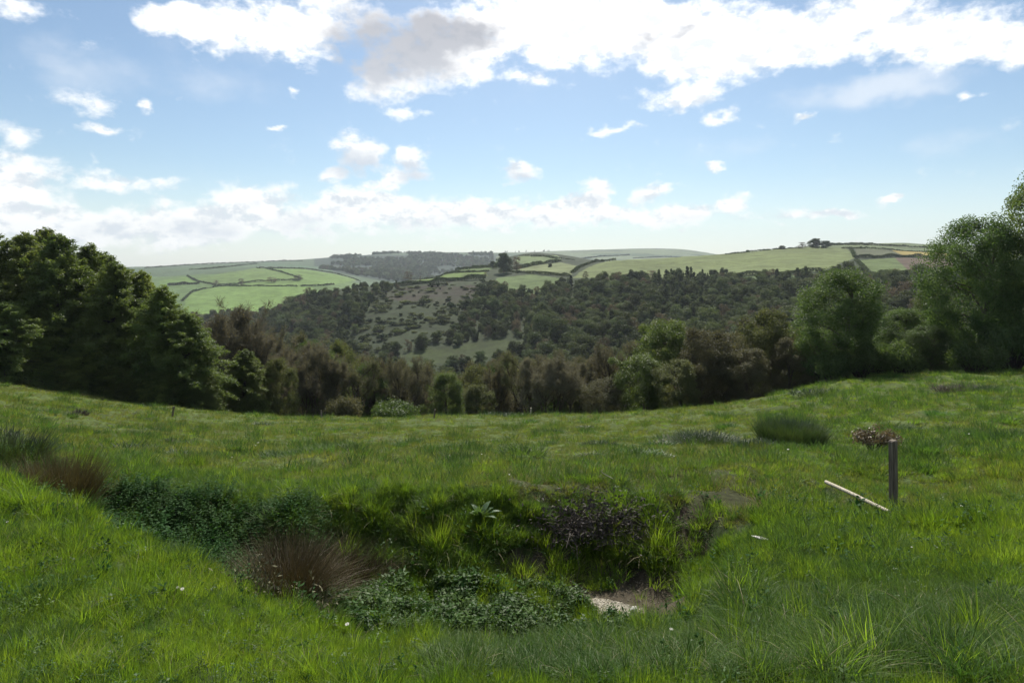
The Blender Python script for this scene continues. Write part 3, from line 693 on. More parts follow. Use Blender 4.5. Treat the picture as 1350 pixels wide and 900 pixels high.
HG=[([(240,397),(252,386),(268,381),(290,377.5),(335,377),(392,377.5)],700,1150,3.2,3,'dark hedge along the top of the lowest bright field'),
 ([(396,377.5),(425,376.5),(440,375)],700,1300,3,3,'short hedge right of the gap above the lowest bright field'),
 ([(285,376),(312,374.5),(340,371),(375,369.5),(397,368.8)],900,1700,3.2,3,'curving hedge between the two bright middle fields'),
 ([(352,354.3),(372,359),(391,365),(398,368)],900,1700,3,3,'slanting hedge running down between the bright upper fields'),
 ([(338,353.6),(372,353.8),(405,354.6),(440,360),(465,367),(475,371)],900,1900,3.2,3.5,'long hedge rimming the top of the bright left fields'),
 ([(247,364),(258,370),(270,373),(284,376)],900,1700,3,3,'crooked hedge left of the bright upper field'),
 ([(222,376),(240,375),(262,374)],900,1700,6,8,'thick tree hedge at the left end of the bright fields'),
 ([(192,353.5),(240,350),(300,346),(350,343.8),(400,344)],1600,3200,4,5,'faint hedge along the left skyline'),
 ([(250,357),(300,352),(340,347.5)],1500,3200,4,5,'faint hedge below the left skyline'),
 ([(505,379),(530,376),(560,373),(600,370),(640,368.5)],520,760,5,5,'thick dark hedge above the brown bracken slope'),
 ([(556,368),(580,362),(600,359.3),(645,358)],540,900,2.6,3,'low hedge behind the small bright field strip'),
 ([(600,356),(625,354),(650,352)],640,1100,3.5,4,'bushy hedge left of the lone dark tree'),
 ([(610,349),(632,343),(648,339.5)],640,1300,2.5,3,'thin hedge climbing to the skyline behind the lone tree'),
 ([(668,358.5),(700,361),(725,362.3),(752,364)],480,800,3.2,3.5,'dark hedge between the pale field and the olive field'),
 ([(678,355),(700,350.5),(718,347.5),(737,345.5)],520,1200,4.2,5,'tree hedge above the pale field right of the lone tree'),
 ([(684,337.5),(712,337),(735,342),(740,345)],800,1400,2,2.5,'thin hedge bordering the small field on the spur top'),
 ([(754,360),(764,352.5),(778,347),(795,343.5),(812,342)],520,1000,3,3.5,'hedge curving up the left side of the large green field'),
 ([(804,366),(842,365.5)],430,600,3,3.5,'short dark hedge at the bottom of the large green field'),
 ([(960,365),(985,362.5),(1030,361),(1083,359)],420,600,4,4,'long dark hedge at the lower right of the large green field'),
 ([(956,335.4),(985,332.5),(1020,329),(1055,327)],700,960,2.2,3,'hedge along the skyline of the large green field'),
 ([(1127,340.3),(1165,339.2),(1200,339),(1245,339.5)],520,860,4,4,'dark straight hedge above the ploughed field'),
 ([(1110,327.5),(1150,327.6),(1190,331),(1245,334)],700,1000,2.5,3,'thin hedge under the hilltop strip fields'),
 ([(1095,323),(1140,323),(1190,325),(1245,327.5)],800,1100,3.2,4,'hedge along the right hilltop skyline'),
 ([(1122,328),(1125,334),(1127,340)],560,960,2,2.5,'short hedge climbing beside the hilltop lane'),
 ([(1128,343),(1138,352),(1145,360)],420,700,2.5,3,'straggling hedge dropping from the ploughed field corner'),
 ([(700,338.5),(725,338),(745,343),(758,350)],900,1500,2,3,'thin hedge between the two spur top fields'),
 ([(835,340.5),(870,339),(905,338.5)],1500,3000,5,6,'distant dark hedge behind the large green field'),
 ([(755,343),(790,338.5),(830,336.5)],2000,3700,6,8,'faint hedge far away below the flat horizon ridge')]
for a in HG: hedge(*a)
# ------------------------------------------------------------------ named trees on the hills
FTS = [far_tree(411,15,13,M_HEDGE,clumps=60,per=160,ls=.6), far_tree(412,12,10,M_FARBROWN,clumps=40,per=60,ls=.45), far_tree(413,12,12,M_FARPALE,clumps=46,per=110,ls=.5)]
def hill_tree(v, px, py, d0, d1, hpx, wpx, label, group=None):
    tm,cm=FTS[v]; H0,W0=[(15,13),(12,10),(12,12)][v]; x,y,z=ground(px,py,d0,d1)
    o=empty('field_tree',(x,y,z-.2),rg.uniform(0,6.28),(wpx/F*y/W0,wpx/F*y/W0,hpx/F*y/H0)); obj('trunk',tm,o); obj('crown',cm,o); tag(o,label,'tree',group)
G='single trees on the hill fields'
for t in [(0,664,360,560,900,27,23,'lone dark domed tree standing on the spur by a hedge corner'),(1,681,357,560,900,19,15,'grey bare tree just right of the lone dark tree'),
 (0,650,353,600,1000,9,10,'small round tree left of the lone dark tree'),(0,786,345,600,1300,4,6,'tiny round tree on the skyline hedge of the spur'),
 (0,1075,327,700,960,13,19,'largest tree of the clump on the right skyline'),(0,1089,327,700,960,10,14,'right hand tree of the skyline clump'),(1,1058,327,700,960,8,13,'small left hand tree of the skyline clump'),
 (0,1031,328.5,700,960,5,9,'small round tree alone on the skyline hedge'),(1,772,366,430,600,9,8,'thin dark tree at the lower left corner of the large green field'),
 (1,860,368,430,600,12,20,'pale bare domed tree at the bottom edge of the large green field'),(0,940,368,430,600,13,14,'dark tree standing against the large green field'),
 (1,896,369,430,600,14,12,'dark spiky tree against the bottom of the large green field'),(1,554,372,520,760,9,3,'thin upright tree in the thick hedge above the bracken'),
 (1,538,362,560,1100,12,13,'pale bare tree above the left end of the bracken slope'),(1,640,365,520,760,7,5,'small spindly tree at the hedge end below the lone tree'),
 (1,318,376,800,1600,9,9,'grey tree in the hedge of the bright left fields'),(1,358,372,800,1600,7,14,'grey bushy tree pair on the curving left hedge'),(1,393,369,800,1600,7,12,'grey bush at the hedge corner of the bright left fields'),
 (1,285,376,800,1600,7,9,'grey tree left of the curving hedge'),(1,374,344.5,1800,3200,3,4,'tiny tree on the left skyline'),(1,280,347.5,1800,3200,2.5,3,'tiniest tree on the left skyline hedge'),
 (1,379,405,560,1000,15,16,'bare rounded tree standing at the right of the lowest bright field'),
 (0,790,398,300,560,28,26,'tall rounded tree with a lit rim in the wood below the large field'),(2,824,414,300,560,18,24,'pale crowned tree in the wood below the large field'),
 (0,1188,372,380,560,16,22,'dark round tree below the ploughed field'),(2,1205,395,300,520,32,30,'pale grey green tree behind the big right hand trees'),(0,1165,368,380,560,13,18,'small round tree below the hilltop lane'),
 (2,705,430,280,480,14,17,'pale round tree above the valley clearing'),(0,725,352,600,1100,5,6,'small tree in the hedge above the pale field')]: hill_tree(*t,G)
# small pines on the far ridge skyline
for i in range(16):
    px_=rg.uniform(690,728) if i<10 else rg.uniform(640,690); x,y,z=ground(px_,331.5,3000,4300); o=obj('ridge_tree',FT[4],None,(x,y,z-1)); s=rg.uniform(.5,.95); o.scale=(s*1.5,s*1.5,s); tag(o,'tiny tree standing on the farthest skyline','tree','tiny trees on the farthest skyline')
# long plantation cap on the right hilltop
hedge([(1096,322.8),(1110,320.8),(1130,319.6),(1150,320.5)],850,1200,3.4,9,'dark strip of plantation capping the right hilltop')

# ------------------------------------------------------------------ gorse and bracken bushes on the open slope
GB=[bush_mesh(501,2.4,2.2,2.2,M_GORSE,700,.5),bush_mesh(502,1.8,1.8,2.6,M_HEDGE,700,.5),bush_mesh(503,3.,2.4,1.8,M_GORSE,800,.5)]
cnt=0
xs3,ys3=scatter(6000,300,620,-.30,.02,6.5); zs3=height(xs3,ys3); p3,q3=proj(xs3,ys3,zs3)
bare_br=[(505,389),(540,381),(622,375),(600,398),(560,400),(520,396)]
k3=inside(HEATH,p3,q3)&(~inside(bare_br,p3,q3)|(rg.uniform(size=len(p3))<.3))&(vnoise(xs3/22,ys3/22,55)+rg.uniform(-.5,.5,len(p3))>-.5)
idx=rg.permutation(np.nonzero(k3)[0])[:270]
for i in idx:
    v=int(rg.integers(0,3)); o=obj('gorse_bush',GB[v],None,(xs3[i],ys3[i],zs3[i]-.1)); s=rg.uniform(.55,1.0)*rg.choice([1,1,1.5,2.1]); o.scale=(s*1.15,s*1.1,s*rg.uniform(.55,1.0)); o.rotation_euler=(0,0,rg.uniform(0,6.28))
    tag(o,'dark gorse bush dotted over the open bracken slope','bush','gorse bushes on the bracken slope')

# ------------------------------------------------------------------ grass and small plants
def blades(rg, n, spread, lmin, lmax, w, bend=.6, lean=.25, segs=3, tipw=.08):
    az=rg.uniform(0,6.28,n); r=spread*np.sqrt(rg.uniform(0,1,n)); root=np.stack([np.cos(az)*r,np.sin(az)*r,np.full(n,-.02)],1)
    L=rg.uniform(lmin,lmax,n); da=az+rg.normal(size=n)*.9; dv=np.stack([np.cos(da),np.sin(da),0*da],1)
    side=np.stack([-np.sin(da+rg.normal(size=n)*.5),np.cos(da+rg.normal(size=n)*.5),0*da],1)
    ln=np.abs(rg.normal(size=n))*lean+r/spread*lean*.6; bd=rg.uniform(.2,1.2,n)*bend
    V=[]
    for i in range(segs+1):
        t=i/segs; ang=ln+bd*t*1.1
        h=L*t*np.cos(np.minimum(ln+bd*t*.55,1.9)); o=L*t*np.sin(np.minimum(ln+bd*t*.55,1.9))
        c=root+dv*o[:,None]+np.array([0,0,1])*h[:,None]; ww=w*(1-t)**.7*.5+w*tipw*.5
        V.append(np.stack([c-side*ww,c+side*ww],1))
    V=np.stack(V,1)      # n, segs+1, 2, 3
    k=(segs+1)*2; b=np.arange(n)[:,None]*k; i=np.arange(segs)[None,:]*2
    Q=np.stack([b+i,b+i+1,b+i+3,b+i+2],-1).reshape(-1,4)
    return V.reshape(-1,3),Q
def tuft(seed,mat,n,spread,lmin,lmax,w,bend=.6,lean=.25,segs=3,dry=0):
    rg=np.random.default_rng(seed); B=MB(); B.add(*blades(rg,n,spread,lmin,lmax,w,bend,lean,segs),0)
    if dry: B.add(*blades(rg,dry,spread,lmin*.8,lmax*1.05,w*.8,bend*1.2,lean*1.3,segs),1)
    return B.mesh('tuft',[mat,G_DRY])
def sprig(seed,mat,h,nl,ll,lw,stem=.004,droop=.2,n=5,spread=.08,pairs=False):
    """leafy stems"""
    rg=np.random.default_rng(seed); B=MB()
    for s in range(n):
        b=rg.normal(size=2)*spread; H_=h*rg.uniform(.6,1.1); tip=np.array([b[0]+rg.normal()*.12*h,b[1]+rg.normal()*.12*h,H_])
        P=np.stack([[b[0],b[1],-.02],(np.array([b[0],b[1],0])+tip)/2+rg.normal(size=3)*.01,tip]); B.add(*tube(P,[stem,stem*.8,stem*.4],3))
        t=np.linspace(.15,1,nl); az=np.arange(nl)*(1.57 if pairs else 2.4)+rg.uniform(0,6)
        c=np.stack([np.interp(t,[0,.5,1],P[:,k]) for k in range(3)],1)
        if pairs: c=np.repeat(c,2,0); az=np.stack([az,az+3.14],1).ravel(); t=np.repeat(t,2)
        l=ll*rg.uniform(.7,1.2,len(c))*(1.15-.5*t); ax=np.stack([np.cos(az),np.sin(az),rg.uniform(-droop,.5,len(c))],1); ax=unit(ax)
        N=unit(np.array([0,0,1])+rg.normal(size=(len(c),3))*.35)
        V,Q=cards(c+ax*l[:,None]*.5,l,lw/ll*l,N,ax,rg); B.add(V,Q)
    return B.mesh('sprig',[mat])
TF=[tuft(1,G_LUSH,46,.075,.10,.22,.0062,.7,.28,3,1),tuft(2,G_LUSH,40,.08,.12,.27,.0065,.9,.3,3,2),tuft(3,G_LUSH,44,.07,.07,.17,.0058,.6,.3),
    tuft(4,G_DARK,38,.09,.18,.38,.0075,1.25,.3,4,2),tuft(5,G_DARK,36,.10,.15,.33,.008,1.5,.35,4,1),tuft(6,G_DARK,42,.08,.10,.26,.007,.9,.3,3,0),
    tuft(7,G_FIELD,46,.13,.05,.13,.010,.6,.45,2,2),tuft(8,G_FIELD,40,.14,.04,.10,.011,.6,.55,2,4),tuft(9,G_LUSH,40,.13,.06,.15,.010,.7,.4,2,0),
    tuft(10,G_DRY,26,.10,.06,.2,.006,1.2,.6,3,0),
    tuft(11,G_DARK,52,.16,.10,.28,.011,.8,.35,2,0),
    tuft(12,G_LUSH,30,.06,.22,.42,.0065,.9,.2,4,3),sprig(13,G_NETTLE,.13,5,.07,.04,.003,.2,5,.09),sprig(14,G_MINT,.16,6,.05,.024,.003,.2,4,.07,True)]
rg=np.random.default_rng(77)
LUSHZ=[(-300,560),(0,640),(150,705),(290,770),(360,803),(430,840),(560,905),(-300,905)]
DARKZ=[(560,905),(570,848),(700,842),(900,822),(985,700),(1100,700),(1200,720),(1350,790),(1700,800),(1700,905)]
DITCH=[(-300,540),(0,590),(60,585),(150,612),(240,650),(310,680),(430,745),(470,800),(470,838),(360,803),(290,770),(150,706),(0,640),(-300,600)]
BANK=[(130,610),(400,640),(700,648),(860,655),(900,740),(700,748),(440,752),(300,690)]
def grass_band(d0,d1,dens0,dens1,u):
    n_=int((d1*d1-d0*d0)*u*(dens0+dens1)/2); d=np.sqrt(rg.uniform(d0*d0,d1*d1,n_)); x=rg.uniform(-u,u,n_)*d
    return x,d
XX,YY=[],[]
for b in [(2.1,4,760,640,1.65),(4,6,560,400,1.4),(6,9,330,230,1.15),(9,13,180,115,1.05)]:
    x,y=grass_band(*b); XX.append(x); YY.append(y)
n_=15000; pe=rg.uniform(-150,960,n_); ye=np.interp(pe,CPX,CFAR)+rg.uniform(-1.35,.3,n_); XX.append((pe-CX)/F*ye); YY.append(ye)
x=np.concatenate(XX); y=np.concatenate(YY); z=height(x,y); p,q=proj(x,y,z)
nzc=fbm(x/.22,y/.22,47,2); nzp=fbm(x/.6,y/.6,41,3); nzb=fbm(x/1.6,y/1.6,43,2)
kd=np.full(len(x),0)
r=rg.uniform(size=len(x))
kd[:]=np.where(r<.45,2,np.where(r<.75,0,np.where(r<.9,5,1)))
farm=y>9.2; kd[farm]=np.where(r[farm]<.35,6,np.where(r[farm]<.55,7,np.where(r[farm]<.85,2,5)))
m=inside(LUSHZ,p,q); kd[m]=np.where(r[m]+nzp[m]*.25<.06,5,np.where(r[m]<.5,0,np.where(r[m]<.78,2,np.where(r[m]<.95,1,11))))
m=inside(DARKZ,p,q); kd[m]=np.where(r[m]+nzb[m]*.3<.34,3,np.where(r[m]+nzb[m]*.3<.55,4,np.where(r[m]<.8,5,np.where(r[m]<.93,0,11))))
m=inside(DARKZ,p,q)&(q<790); kd[m]=np.where(r[m]+nzb[m]*.3<.5,5,np.where(r[m]<.75,0,2))
m=inside(BANK,p,q); kd[m]=np.where(r[m]+nzb[m]*.4<.3,5,np.where(r[m]<.5,3,np.where(r[m]<.9,0,11)))
ind=(y>np.interp(p,CPX,CNEAR)+.45)&(y<np.interp(p,CPX,CFAR)-.05)&(p<450)
m=ind; kd[m]=np.where(r[m]<.6,3,5)
m=inside(DRYP,p+nzp*20,q+nzp*6); kd[m]=np.where(r[m]<.2,9,np.where(r[m]<.42,7,np.where(r[m]<.62,6,np.where(r[m]<.82,5,2))))
keep=~(inside(MUD,p+nzp*16,q+nzp*7)&(y<9.5)&(r<.92)) & ~(inside(DUG,p+nzp*14,q+nzp*6)&(y<10.2)&(r<.85)) & (r*.55<.66+nzp*.28)&(r<.97+nzc*.7)
keep&=~(inside(DRYP,p+nzp*20,q+nzp*6)&(rg.uniform(size=len(x))<.08))
wd_=rg.uniform(size=len(x)); kd[(wd_<.02+.03*(nzb>.3))&(y<10)]=12; kd[(wd_>.985-.03*(nzb<-.35))&(y<10)]=13
# a short worn strip of ground near the post
sc_=rg.uniform(.75,1.2,len(x))*(1+.28*nzb)*np.interp(y,[2.3,5,9],[.58,.64,.9])
lip=inside(DARKZ,p,q)&(q<875)&(p<960); sc_[lip]*=.62
lz=inside(LUSHZ,p,q); sc_[lz]*=.8; sc_*=1+.42*np.clip(nzc,-.9,1.2)
sc_=np.maximum(sc_,.40)
x,y,z,kd,sc_=x[keep],y[keep],z[keep],kd[keep],sc_[keep]
scatter_obj('meadow_grass',np.stack([x,y,z],1),upright(len(x),.13),np.stack([sc_,sc_,sc_*rg.uniform(.8,1.25,len(x))],1),kd,TF,'thick green meadow grass around the ditch and hollow','grass')
XX,YY=[],[]
for b in [(12.5,20,58,38,1.0),(20,32,28,16,.95),(32,56,10,6,.95)]:
    a_,b_=grass_band(*b); XX.append(a_); YY.append(b_)
x=np.concatenate(XX); y=np.concatenate(YY); z=height(x,y); nzp=fbm(x/1.1,y/1.1,51,3); nzb=fbm(x/5,y/5,53,2); r=rg.uniform(size=len(x))
kd=np.where(r+nzp*.2<.42,7,np.where(r<.72,6,np.where(r<.86,8,np.where(r+nzp*.3>1.0,10,6)))); rt=(x/y>.42)&(r<.5); kd[rt]=np.where(r[rt]<.25,10,8)
m=(nzb>.5)&(r<.2); kd[m]=9
sc_=.82*rg.uniform(.8,1.5,len(x))*(1+.4*np.clip(nzp,-.8,1.2)); keep=(r<.97+nzp*.25)
scatter_obj('field_grass',np.stack([x,y,z],1)[keep],upright(len(x),.12)[keep],(sc_*np.interp(y,[12,56],[1,1.7]))[keep],kd[keep],TF,'short grazed grass over the middle of the meadow','grass')
# nettles and rank growth in the ditch
NT=[sprig(21,G_NETTLE,.42,7,.085,.035,.004,.3,6,.10,True),sprig(22,G_NETTLE,.34,6,.075,.034,.004,.3,7,.12,True),sprig(23,G_MINT,.26,8,.05,.022,.003,.2,6,.08,True)]
n_=26000; d=np.sqrt(rg.uniform(4.4**2,11.5**2,n_)); x=rg.uniform(-1.15,-.2,n_)*d; z=height(x,d); p,q=proj(x,d,z)
nn=fbm(x/.5,d/.5,61,2); k=(d>np.interp(p,CPX,CNEAR)+.5+.25*nn)&(d<np.interp(p,CPX,CFAR)-.15+.3*nn)&(p<420)&(rg.uniform(size=n_)<.42+nn*.4)&~((np.hypot((p-385)/80,(d-7.5)/1.1)<1)|(np.hypot((p-72)/60,(d-8.8)/.8)<1))
x,d,z=x[k],d[k],z[k]; scatter_obj('nettle_growth',np.stack([x,d,z],1),upright(len(x),.12),rg.uniform(.45,.95,len(x)),rg.choice(3,len(x),p=[.5,.35,.15]),NT,'dark green nettles and leafy growth filling the ditch','nettles')
# leafy water plants in the hollow
WP=[sprig(31,G_MINT,.16,5,.085,.04,.003,.15,4,.06,True),sprig(32,G_MINT,.24,6,.095,.038,.003,.15,4,.07,True),sprig(33,G_MINT,.12,4,.06,.034,.003,.1,6,.07,True)]
MINTZ=[(438,805),(470,782),(520,780),(565,775),(625,758),(690,768),(750,790),(805,816),(845,826),(760,838),(600,846),(520,842),(450,832)]
n_=16000; d=np.sqrt(rg.uniform(4.8**2,9.2**2,n_)); x=rg.uniform(-.36,.28,n_)*d; z=height(x,d); p,q=proj(x,d,z); nn=fbm(x/.3,d/.3,63,2)
k=inside(MINTZ,p+nn*8,q+nn*5)&(rg.uniform(size=n_)<.5+nn*.9); x,d,z=x[k],d[k],z[k]
scatter_obj('water_mint',np.stack([x,d,z],1),upright(len(x),.2),rg.uniform(.5,.95,len(x))*(1+.35*nn[k]),rg.integers(0,3,len(x)),WP,'low glossy leafed water plants covering the near side of the hollow','water plants')
# daisies
def daisy():
    B=MB(); B.add(*tube(np.array([[0,0,-.02],[.005,0,.08],[.0,.005,.15]]),[.0015]*3,3),0)
    a=np.arange(10)/10*6.283; ax=np.stack([np.cos(a),np.sin(a),0*a+.15],1); B.add(*cards(ax*.010+[0,0,.15],.02,.008,np.tile([0,0,1.],(10,1)),ax),1); return B.mesh('daisy',[G_FIELD,STONE])
n_=26; d=np.exp(rg.uniform(math.log(3.5),math.log(26),n_)); x=rg.uniform(-.85,.85,n_)*d
scatter_obj('daisies',np.stack([x,d,height(x,d)],1),upright(n_,.2),rg.uniform(.4,.75,n_)*(1+d/16),np.zeros(n_,int),[daisy()],'sparse tiny white flowers dotted through the grass','wildflowers')
# dead crumbs and pale pebbles in the mud
def pebble(seed):
    rg_=np.random.default_rng(seed); import bmesh
    bm=bmesh.new(); bmesh.ops.create_icosphere(bm,subdivisions=2,radius=1); rj=random.Random(seed)
    pl_=[(unit(np.array([rj.gauss(0,1),rj.gauss(0,1),rj.gauss(0,1)])),rj.uniform(.5,.8)) for _ in range(9)]
    for v in bm.verts:
        c=np.array(v.co)
        for nn_,k_ in pl_:
            t_=float(c@nn_)
            if t_>k_: c=c-nn_*(t_-k_)
        v.co=Vector(c*(1+rj.uniform(-.05,.05))); v.co.z*=.55
    me=bpy.data.meshes.new('pebble'); bm.to_mesh(me); bm.free(); me.materials.append(STONE); return me
PB=[pebble(i) for i in (1,2,3)]
SHALE=plainmat('mud_crumb',(.07,.058,.04),(.14,.12,.085),20,.8)
PBm=[]; PBg=[]; GREYST=plainmat('grey_stone',(.16,.145,.12),(.3,.28,.235),14,.85)
for m_ in PB: c_=m_.copy(); c_.materials.clear(); c_.materials.append(GREYST); PBg.append(c_)
for m_ in PB: c_=m_.copy(); c_.materials.clear(); c_.materials.append(SHALE); PBm.append(c_)
n_=2200; d=rg.uniform(6.6,9.7,n_); x=rg.uniform(-.08,.36,n_)*d; z=height(x,d); p,q=proj(x,d,z); k=inside(MUD,p,q)|inside(DUG,p,q)
x,d,z=x[k],d[k],z[k]; pale=(np.hypot((proj(x,d,z)[0]-815)/38,(proj(x,d,z)[1]-803)/11)<1.1)
scatter_obj('gravel',np.stack([x,d,z],1),upright(len(x),.3),rg.uniform(.008,.022,len(x)),rg.integers(0,3,len(x)),PBm,'brown crumbs of soil and stone lying on the mud','gravel')
n_=1500; a_=rg.uniform(0,6.28,n_); rr=np.sqrt(rg.uniform(0,1,n_)); px_=812+np.cos(a_)*rr*36-np.sin(a_)*rr*5; py_=803+np.sin(a_)*rr*9+np.cos(a_)*rr*10
gx=[];
for a,b in zip(px_,py_): gx.append(ground(a,b,5.9,9))
gx=np.array(gx); SILT=plainmat('pale_silt',(.28,.25,.19),(.46,.42,.34),20,.8); PBs=[]
for m_ in PB: c_=m_.copy(); c_.materials.clear(); c_.materials.append(SILT); PBs.append(c_)
scatter_obj('pale_gravel',gx+[0,0,.005],upright(n_,.3),rg.uniform(.006,.019,n_)*(1.1-.4*rr),rg.integers(0,3,n_),PBs,'patch of pale broken stone at the lower end of the mud','gravel')

# ------------------------------------------------------------------ single plants and things in the meadow
def rush(name,px,d,n,spread,l0,l1,mat,label,cat='rush clump',lean=.55,bend=.5,w=.006,sxy=1.3,dry=None,group=None):
    rg_=np.random.default_rng(int(px)+int(d*10)); B=MB(); B.add(*blades(rg_,n,spread,l0,l1,w,bend,lean,3),0)
    if dry: B.add(*blades(rg_,dry,spread*1.15,l0*.7,l1*.95,w,bend*1.7,lean*1.6,3),1)
    o=obj(name,B.mesh(name,[mat,RUSHB]),None,tuple(at(px,d))); o.scale=(sxy,1,1); tag(o,label,cat,group); return o
rush('rush_clump',378,7.5,2600,.34,.5,1.0,RUSHD,'big brown withered rush clump at the corner of the ditch and the hollow',lean=.5,bend=.6,sxy=1.02,dry=650,w=.007)
rush('rush_clump',440,8.3,1500,.32,.4,.75,RUSHD,'smaller brown rush clump behind the big withered one',lean=.45,bend=.5,dry=300,sxy=1.4)
rush('rush_clump',72,9.0,2200,.34,.62,1.0,RUSHD,'dark brownish rush clump standing in the ditch at the left',lean=.22,bend=.35,dry=160,w=.009,sxy=1.25)
rush('rush_clump',8,10.0,1300,.4,.42,.68,RUSHG,'green black rush clump at the left photo edge',lean=.35,bend=.5,w=.010,sxy=1.4)
rush('rush_clump',1043,17.8,5200,.80,.45,.78,RUSHG,'large dark rounded rush clump in the open meadow',lean=.24,bend=.5,w=.018,sxy=1.05)
rush('rush_clump',930,19.5,2000,.75,.28,.5,RUSHG,'dark flattened rush clump left of the large rounded one',lean=.55,bend=.8,w=.016,sxy=1.35,dry=300)
rush('rush_clump',995,16.6,600,.4,.2,.34,RUSHG,'small low rush tuft below the large rounded clump',lean=.5,w=.012)
rush('rush_clump',792,19.6,800,.45,.18,.3,RUSHG,'small dark rush tuft alone in the middle of the meadow',lean=.6,w=.014)
rush('rush_clump',660,43,500,.9,.2,.42,RUSHG,'low dark tuft near the far edge of the meadow',lean=.5,w=.03,sxy=1.8)
rush('rush_clump',692,41,400,.7,.2,.4,G_DARK,'low green tuft right of the dark tuft at the far edge',lean=.5,w=.03,sxy=1.6)
rush('rush_clump',1090,37,800,1.2,.2,.4,RUSHG,'low dark tuft beneath the lone green tree',lean=.6,w=.03,sxy=1.8)
rush('rush_clump',1272,32,900,1.1,.25,.5,DEADB,'brownish dead thistle tuft on the right hand slope',lean=.6,w=.02,sxy=1.5)
rush('rush_clump',1308,31,400,.6,.2,.4,RUSHG,'dark tuft right of the brownish dead tuft on the slope',lean=.5,w=.02,sxy=1.5)
rush('rush_clump',1226,14.2,260,.14,.15,.32,G_DARK,'upright dark tuft right of the wooden post',lean=.3,w=.012)
rush('rush_clump',1005,13.9,300,.35,.1,.2,G_DARK,'flat green tuft above the white flecks',lean=.7,w=.01)
rush('rush_clump',104,26.5,260,.28,.2,.42,DEADB,'small dark dead tuft left of the evergreens field corner',lean=.3,w=.02)
for i,(px,d) in enumerate([(205,24),(262,27),(178,21),(372,16.2),(400,15.8),(455,16),(430,17),(540,22),(880,24),(730,27),(1120,24),(1180,21),(845,15),(1330,20),(1345,15),(1300,16.5),(1260,19),(610,15),(690,14),(1240,24),(960,26),(1015,30)]):
    rush('grass_tussock',px,d,520,.34,.16,.34,G_DARK,'low dark green grass tussock in the grazed meadow','tussock',.6,.8,.014,1.5,None,'dark tussocks over the meadow')
TS=[]
for i in range(3):
    rg_=np.random.default_rng(900+i); B=MB(); B.add(*blades(rg_,260,.22,.10,.24,.014,.8,.6,3),0); B.add(*blades(rg_,30,.26,.1,.2,.012,1.2,.8,3),1); TS.append(B.mesh('tussock',[[G_DARK,RUSHG,G_DARK][i],G_DRY]))
for i in range(90):
    d=float(np.exp(rg.uniform(math.log(13),math.log(46)))); px=rg.uniform(-40,1390); o=obj('grass_tussock',TS[i%3],None,tuple(at(px,d))); s_=rg.uniform(.6,1.5); o.scale=(s_*1.5,s_,s_*rg.uniform(.7,1.2)); o.rotation_euler=(0,0,rg.normal()*.4)
    tag(o,'low dark green grass tussock in the grazed meadow','tussock','dark tussocks over the meadow')
# bramble beside the post
o=obj('bramble_bush',bush_mesh(601,.85,.6,.62,leafmat('bramble_leaf',(.12,.10,.055),(.2,.16,.09),.2,(1.2,1.1,.7),3,.5,.4,.2),1500,.075),None,tuple(at(1150,15.8))); o.scale=(1.0,1,.95); tag(o,'low brownish bramble bush just behind the wooden post','bush')
# heap of dead brushwood on the hollow's far bank
def brush_heap():
    rg_=np.random.default_rng(88); B=MB(); n=260
    for i in range(n):
        b=np.array([rg_.normal()*.42,rg_.normal()*.22,abs(rg_.normal())*.12]); dv=unit(np.array([rg_.normal(),rg_.normal()*.6,rg_.uniform(-.1,1.1)])); L=rg_.uniform(.2,.6)
        P=b+dv*np.linspace(0,L,5)[:,None]+rg_.normal(size=(5,3))*.025+np.array([0,0,-1])*np.linspace(0,1,5)[:,None]**2*L*.35
        B.add(*tube(P,np.linspace(rg_.uniform(.003,.008),.002,5),3),0)
    n=3200; c=np.stack([rg_.normal(size=n)*.38,rg_.normal(size=n)*.2,np.abs(rg_.normal(size=n))*.19],1); B.add(*cards(c,rg_.uniform(.03,.09,n),.025,None,None,rg_),1)
    return B.mesh('brushwood',[DEADB,leafmat('dead_leaf',(.035,.028,.026),(.075,.06,.055),.05,(1,1,1),6,.7,.2,.3)])
o=obj('brushwood_heap',brush_heap(),None,tuple(at(795,9.25))); o.location.z+=.04; o.scale=(1.25,1,1.2); tag(o,'dark heap of dead brushwood and bramble on the far bank of the hollow','brushwood')
# dead docks / weeds between the ditch and hollow
def dead_weed(seed,h):
    rg_=np.random.default_rng(seed); B=MB()
    for i in range(9):
        b=rg_.normal(size=3)*[.1,.08,0]; L=h*rg_.uniform(.5,1.1); dv=unit(np.array([rg_.normal()*.35,rg_.normal()*.35,1])); P=b+dv*np.linspace(0,L,4)[:,None]+rg_.normal(size=(4,3))*.012; B.add(*tube(P,[.004,.003,.0025,.002],3),0)
        n=13; t=rg_.uniform(.35,1,n); c=b+dv*(t*L)[:,None]+rg_.normal(size=(n,3))*.035; B.add(*cards(c,rg_.uniform(.02,.06,n),.018,None,None,rg_),1)
    return B.mesh('dead_weed',[DEADB,leafmat('withered_leaf%d'%seed,(.06,.055,.026),(.11,.098,.052),.1,(1,1,1),6,.7,.2,.3)])
WD_=[dead_weed(1,.34),dead_weed(2,.28)]
for i,(px,d,lb) in enumerate([(318,4.75,'withered pale weed on the ditch lip left of the big brown rush'),(352,4.62,'withered weed below the big brown rush, with tan leaves'),(412,4.5,'dark withered weed at the lip of the hollow'),(436,4.9,'withered weed beside the water plants at their left end'),(395,4.95,'thin dead weed between the rush and the water plants'),(30,7.6,'whitish seeding weed on the ditch edge at the left'),(900,7.9,'dead broken weed under the far right bank of the hollow')]):
    o=obj('withered_weed',WD_[i%2],None,tuple(at(px,d))); o.rotation_euler=(0,0,i*1.3); tag(o,lb,'weed')
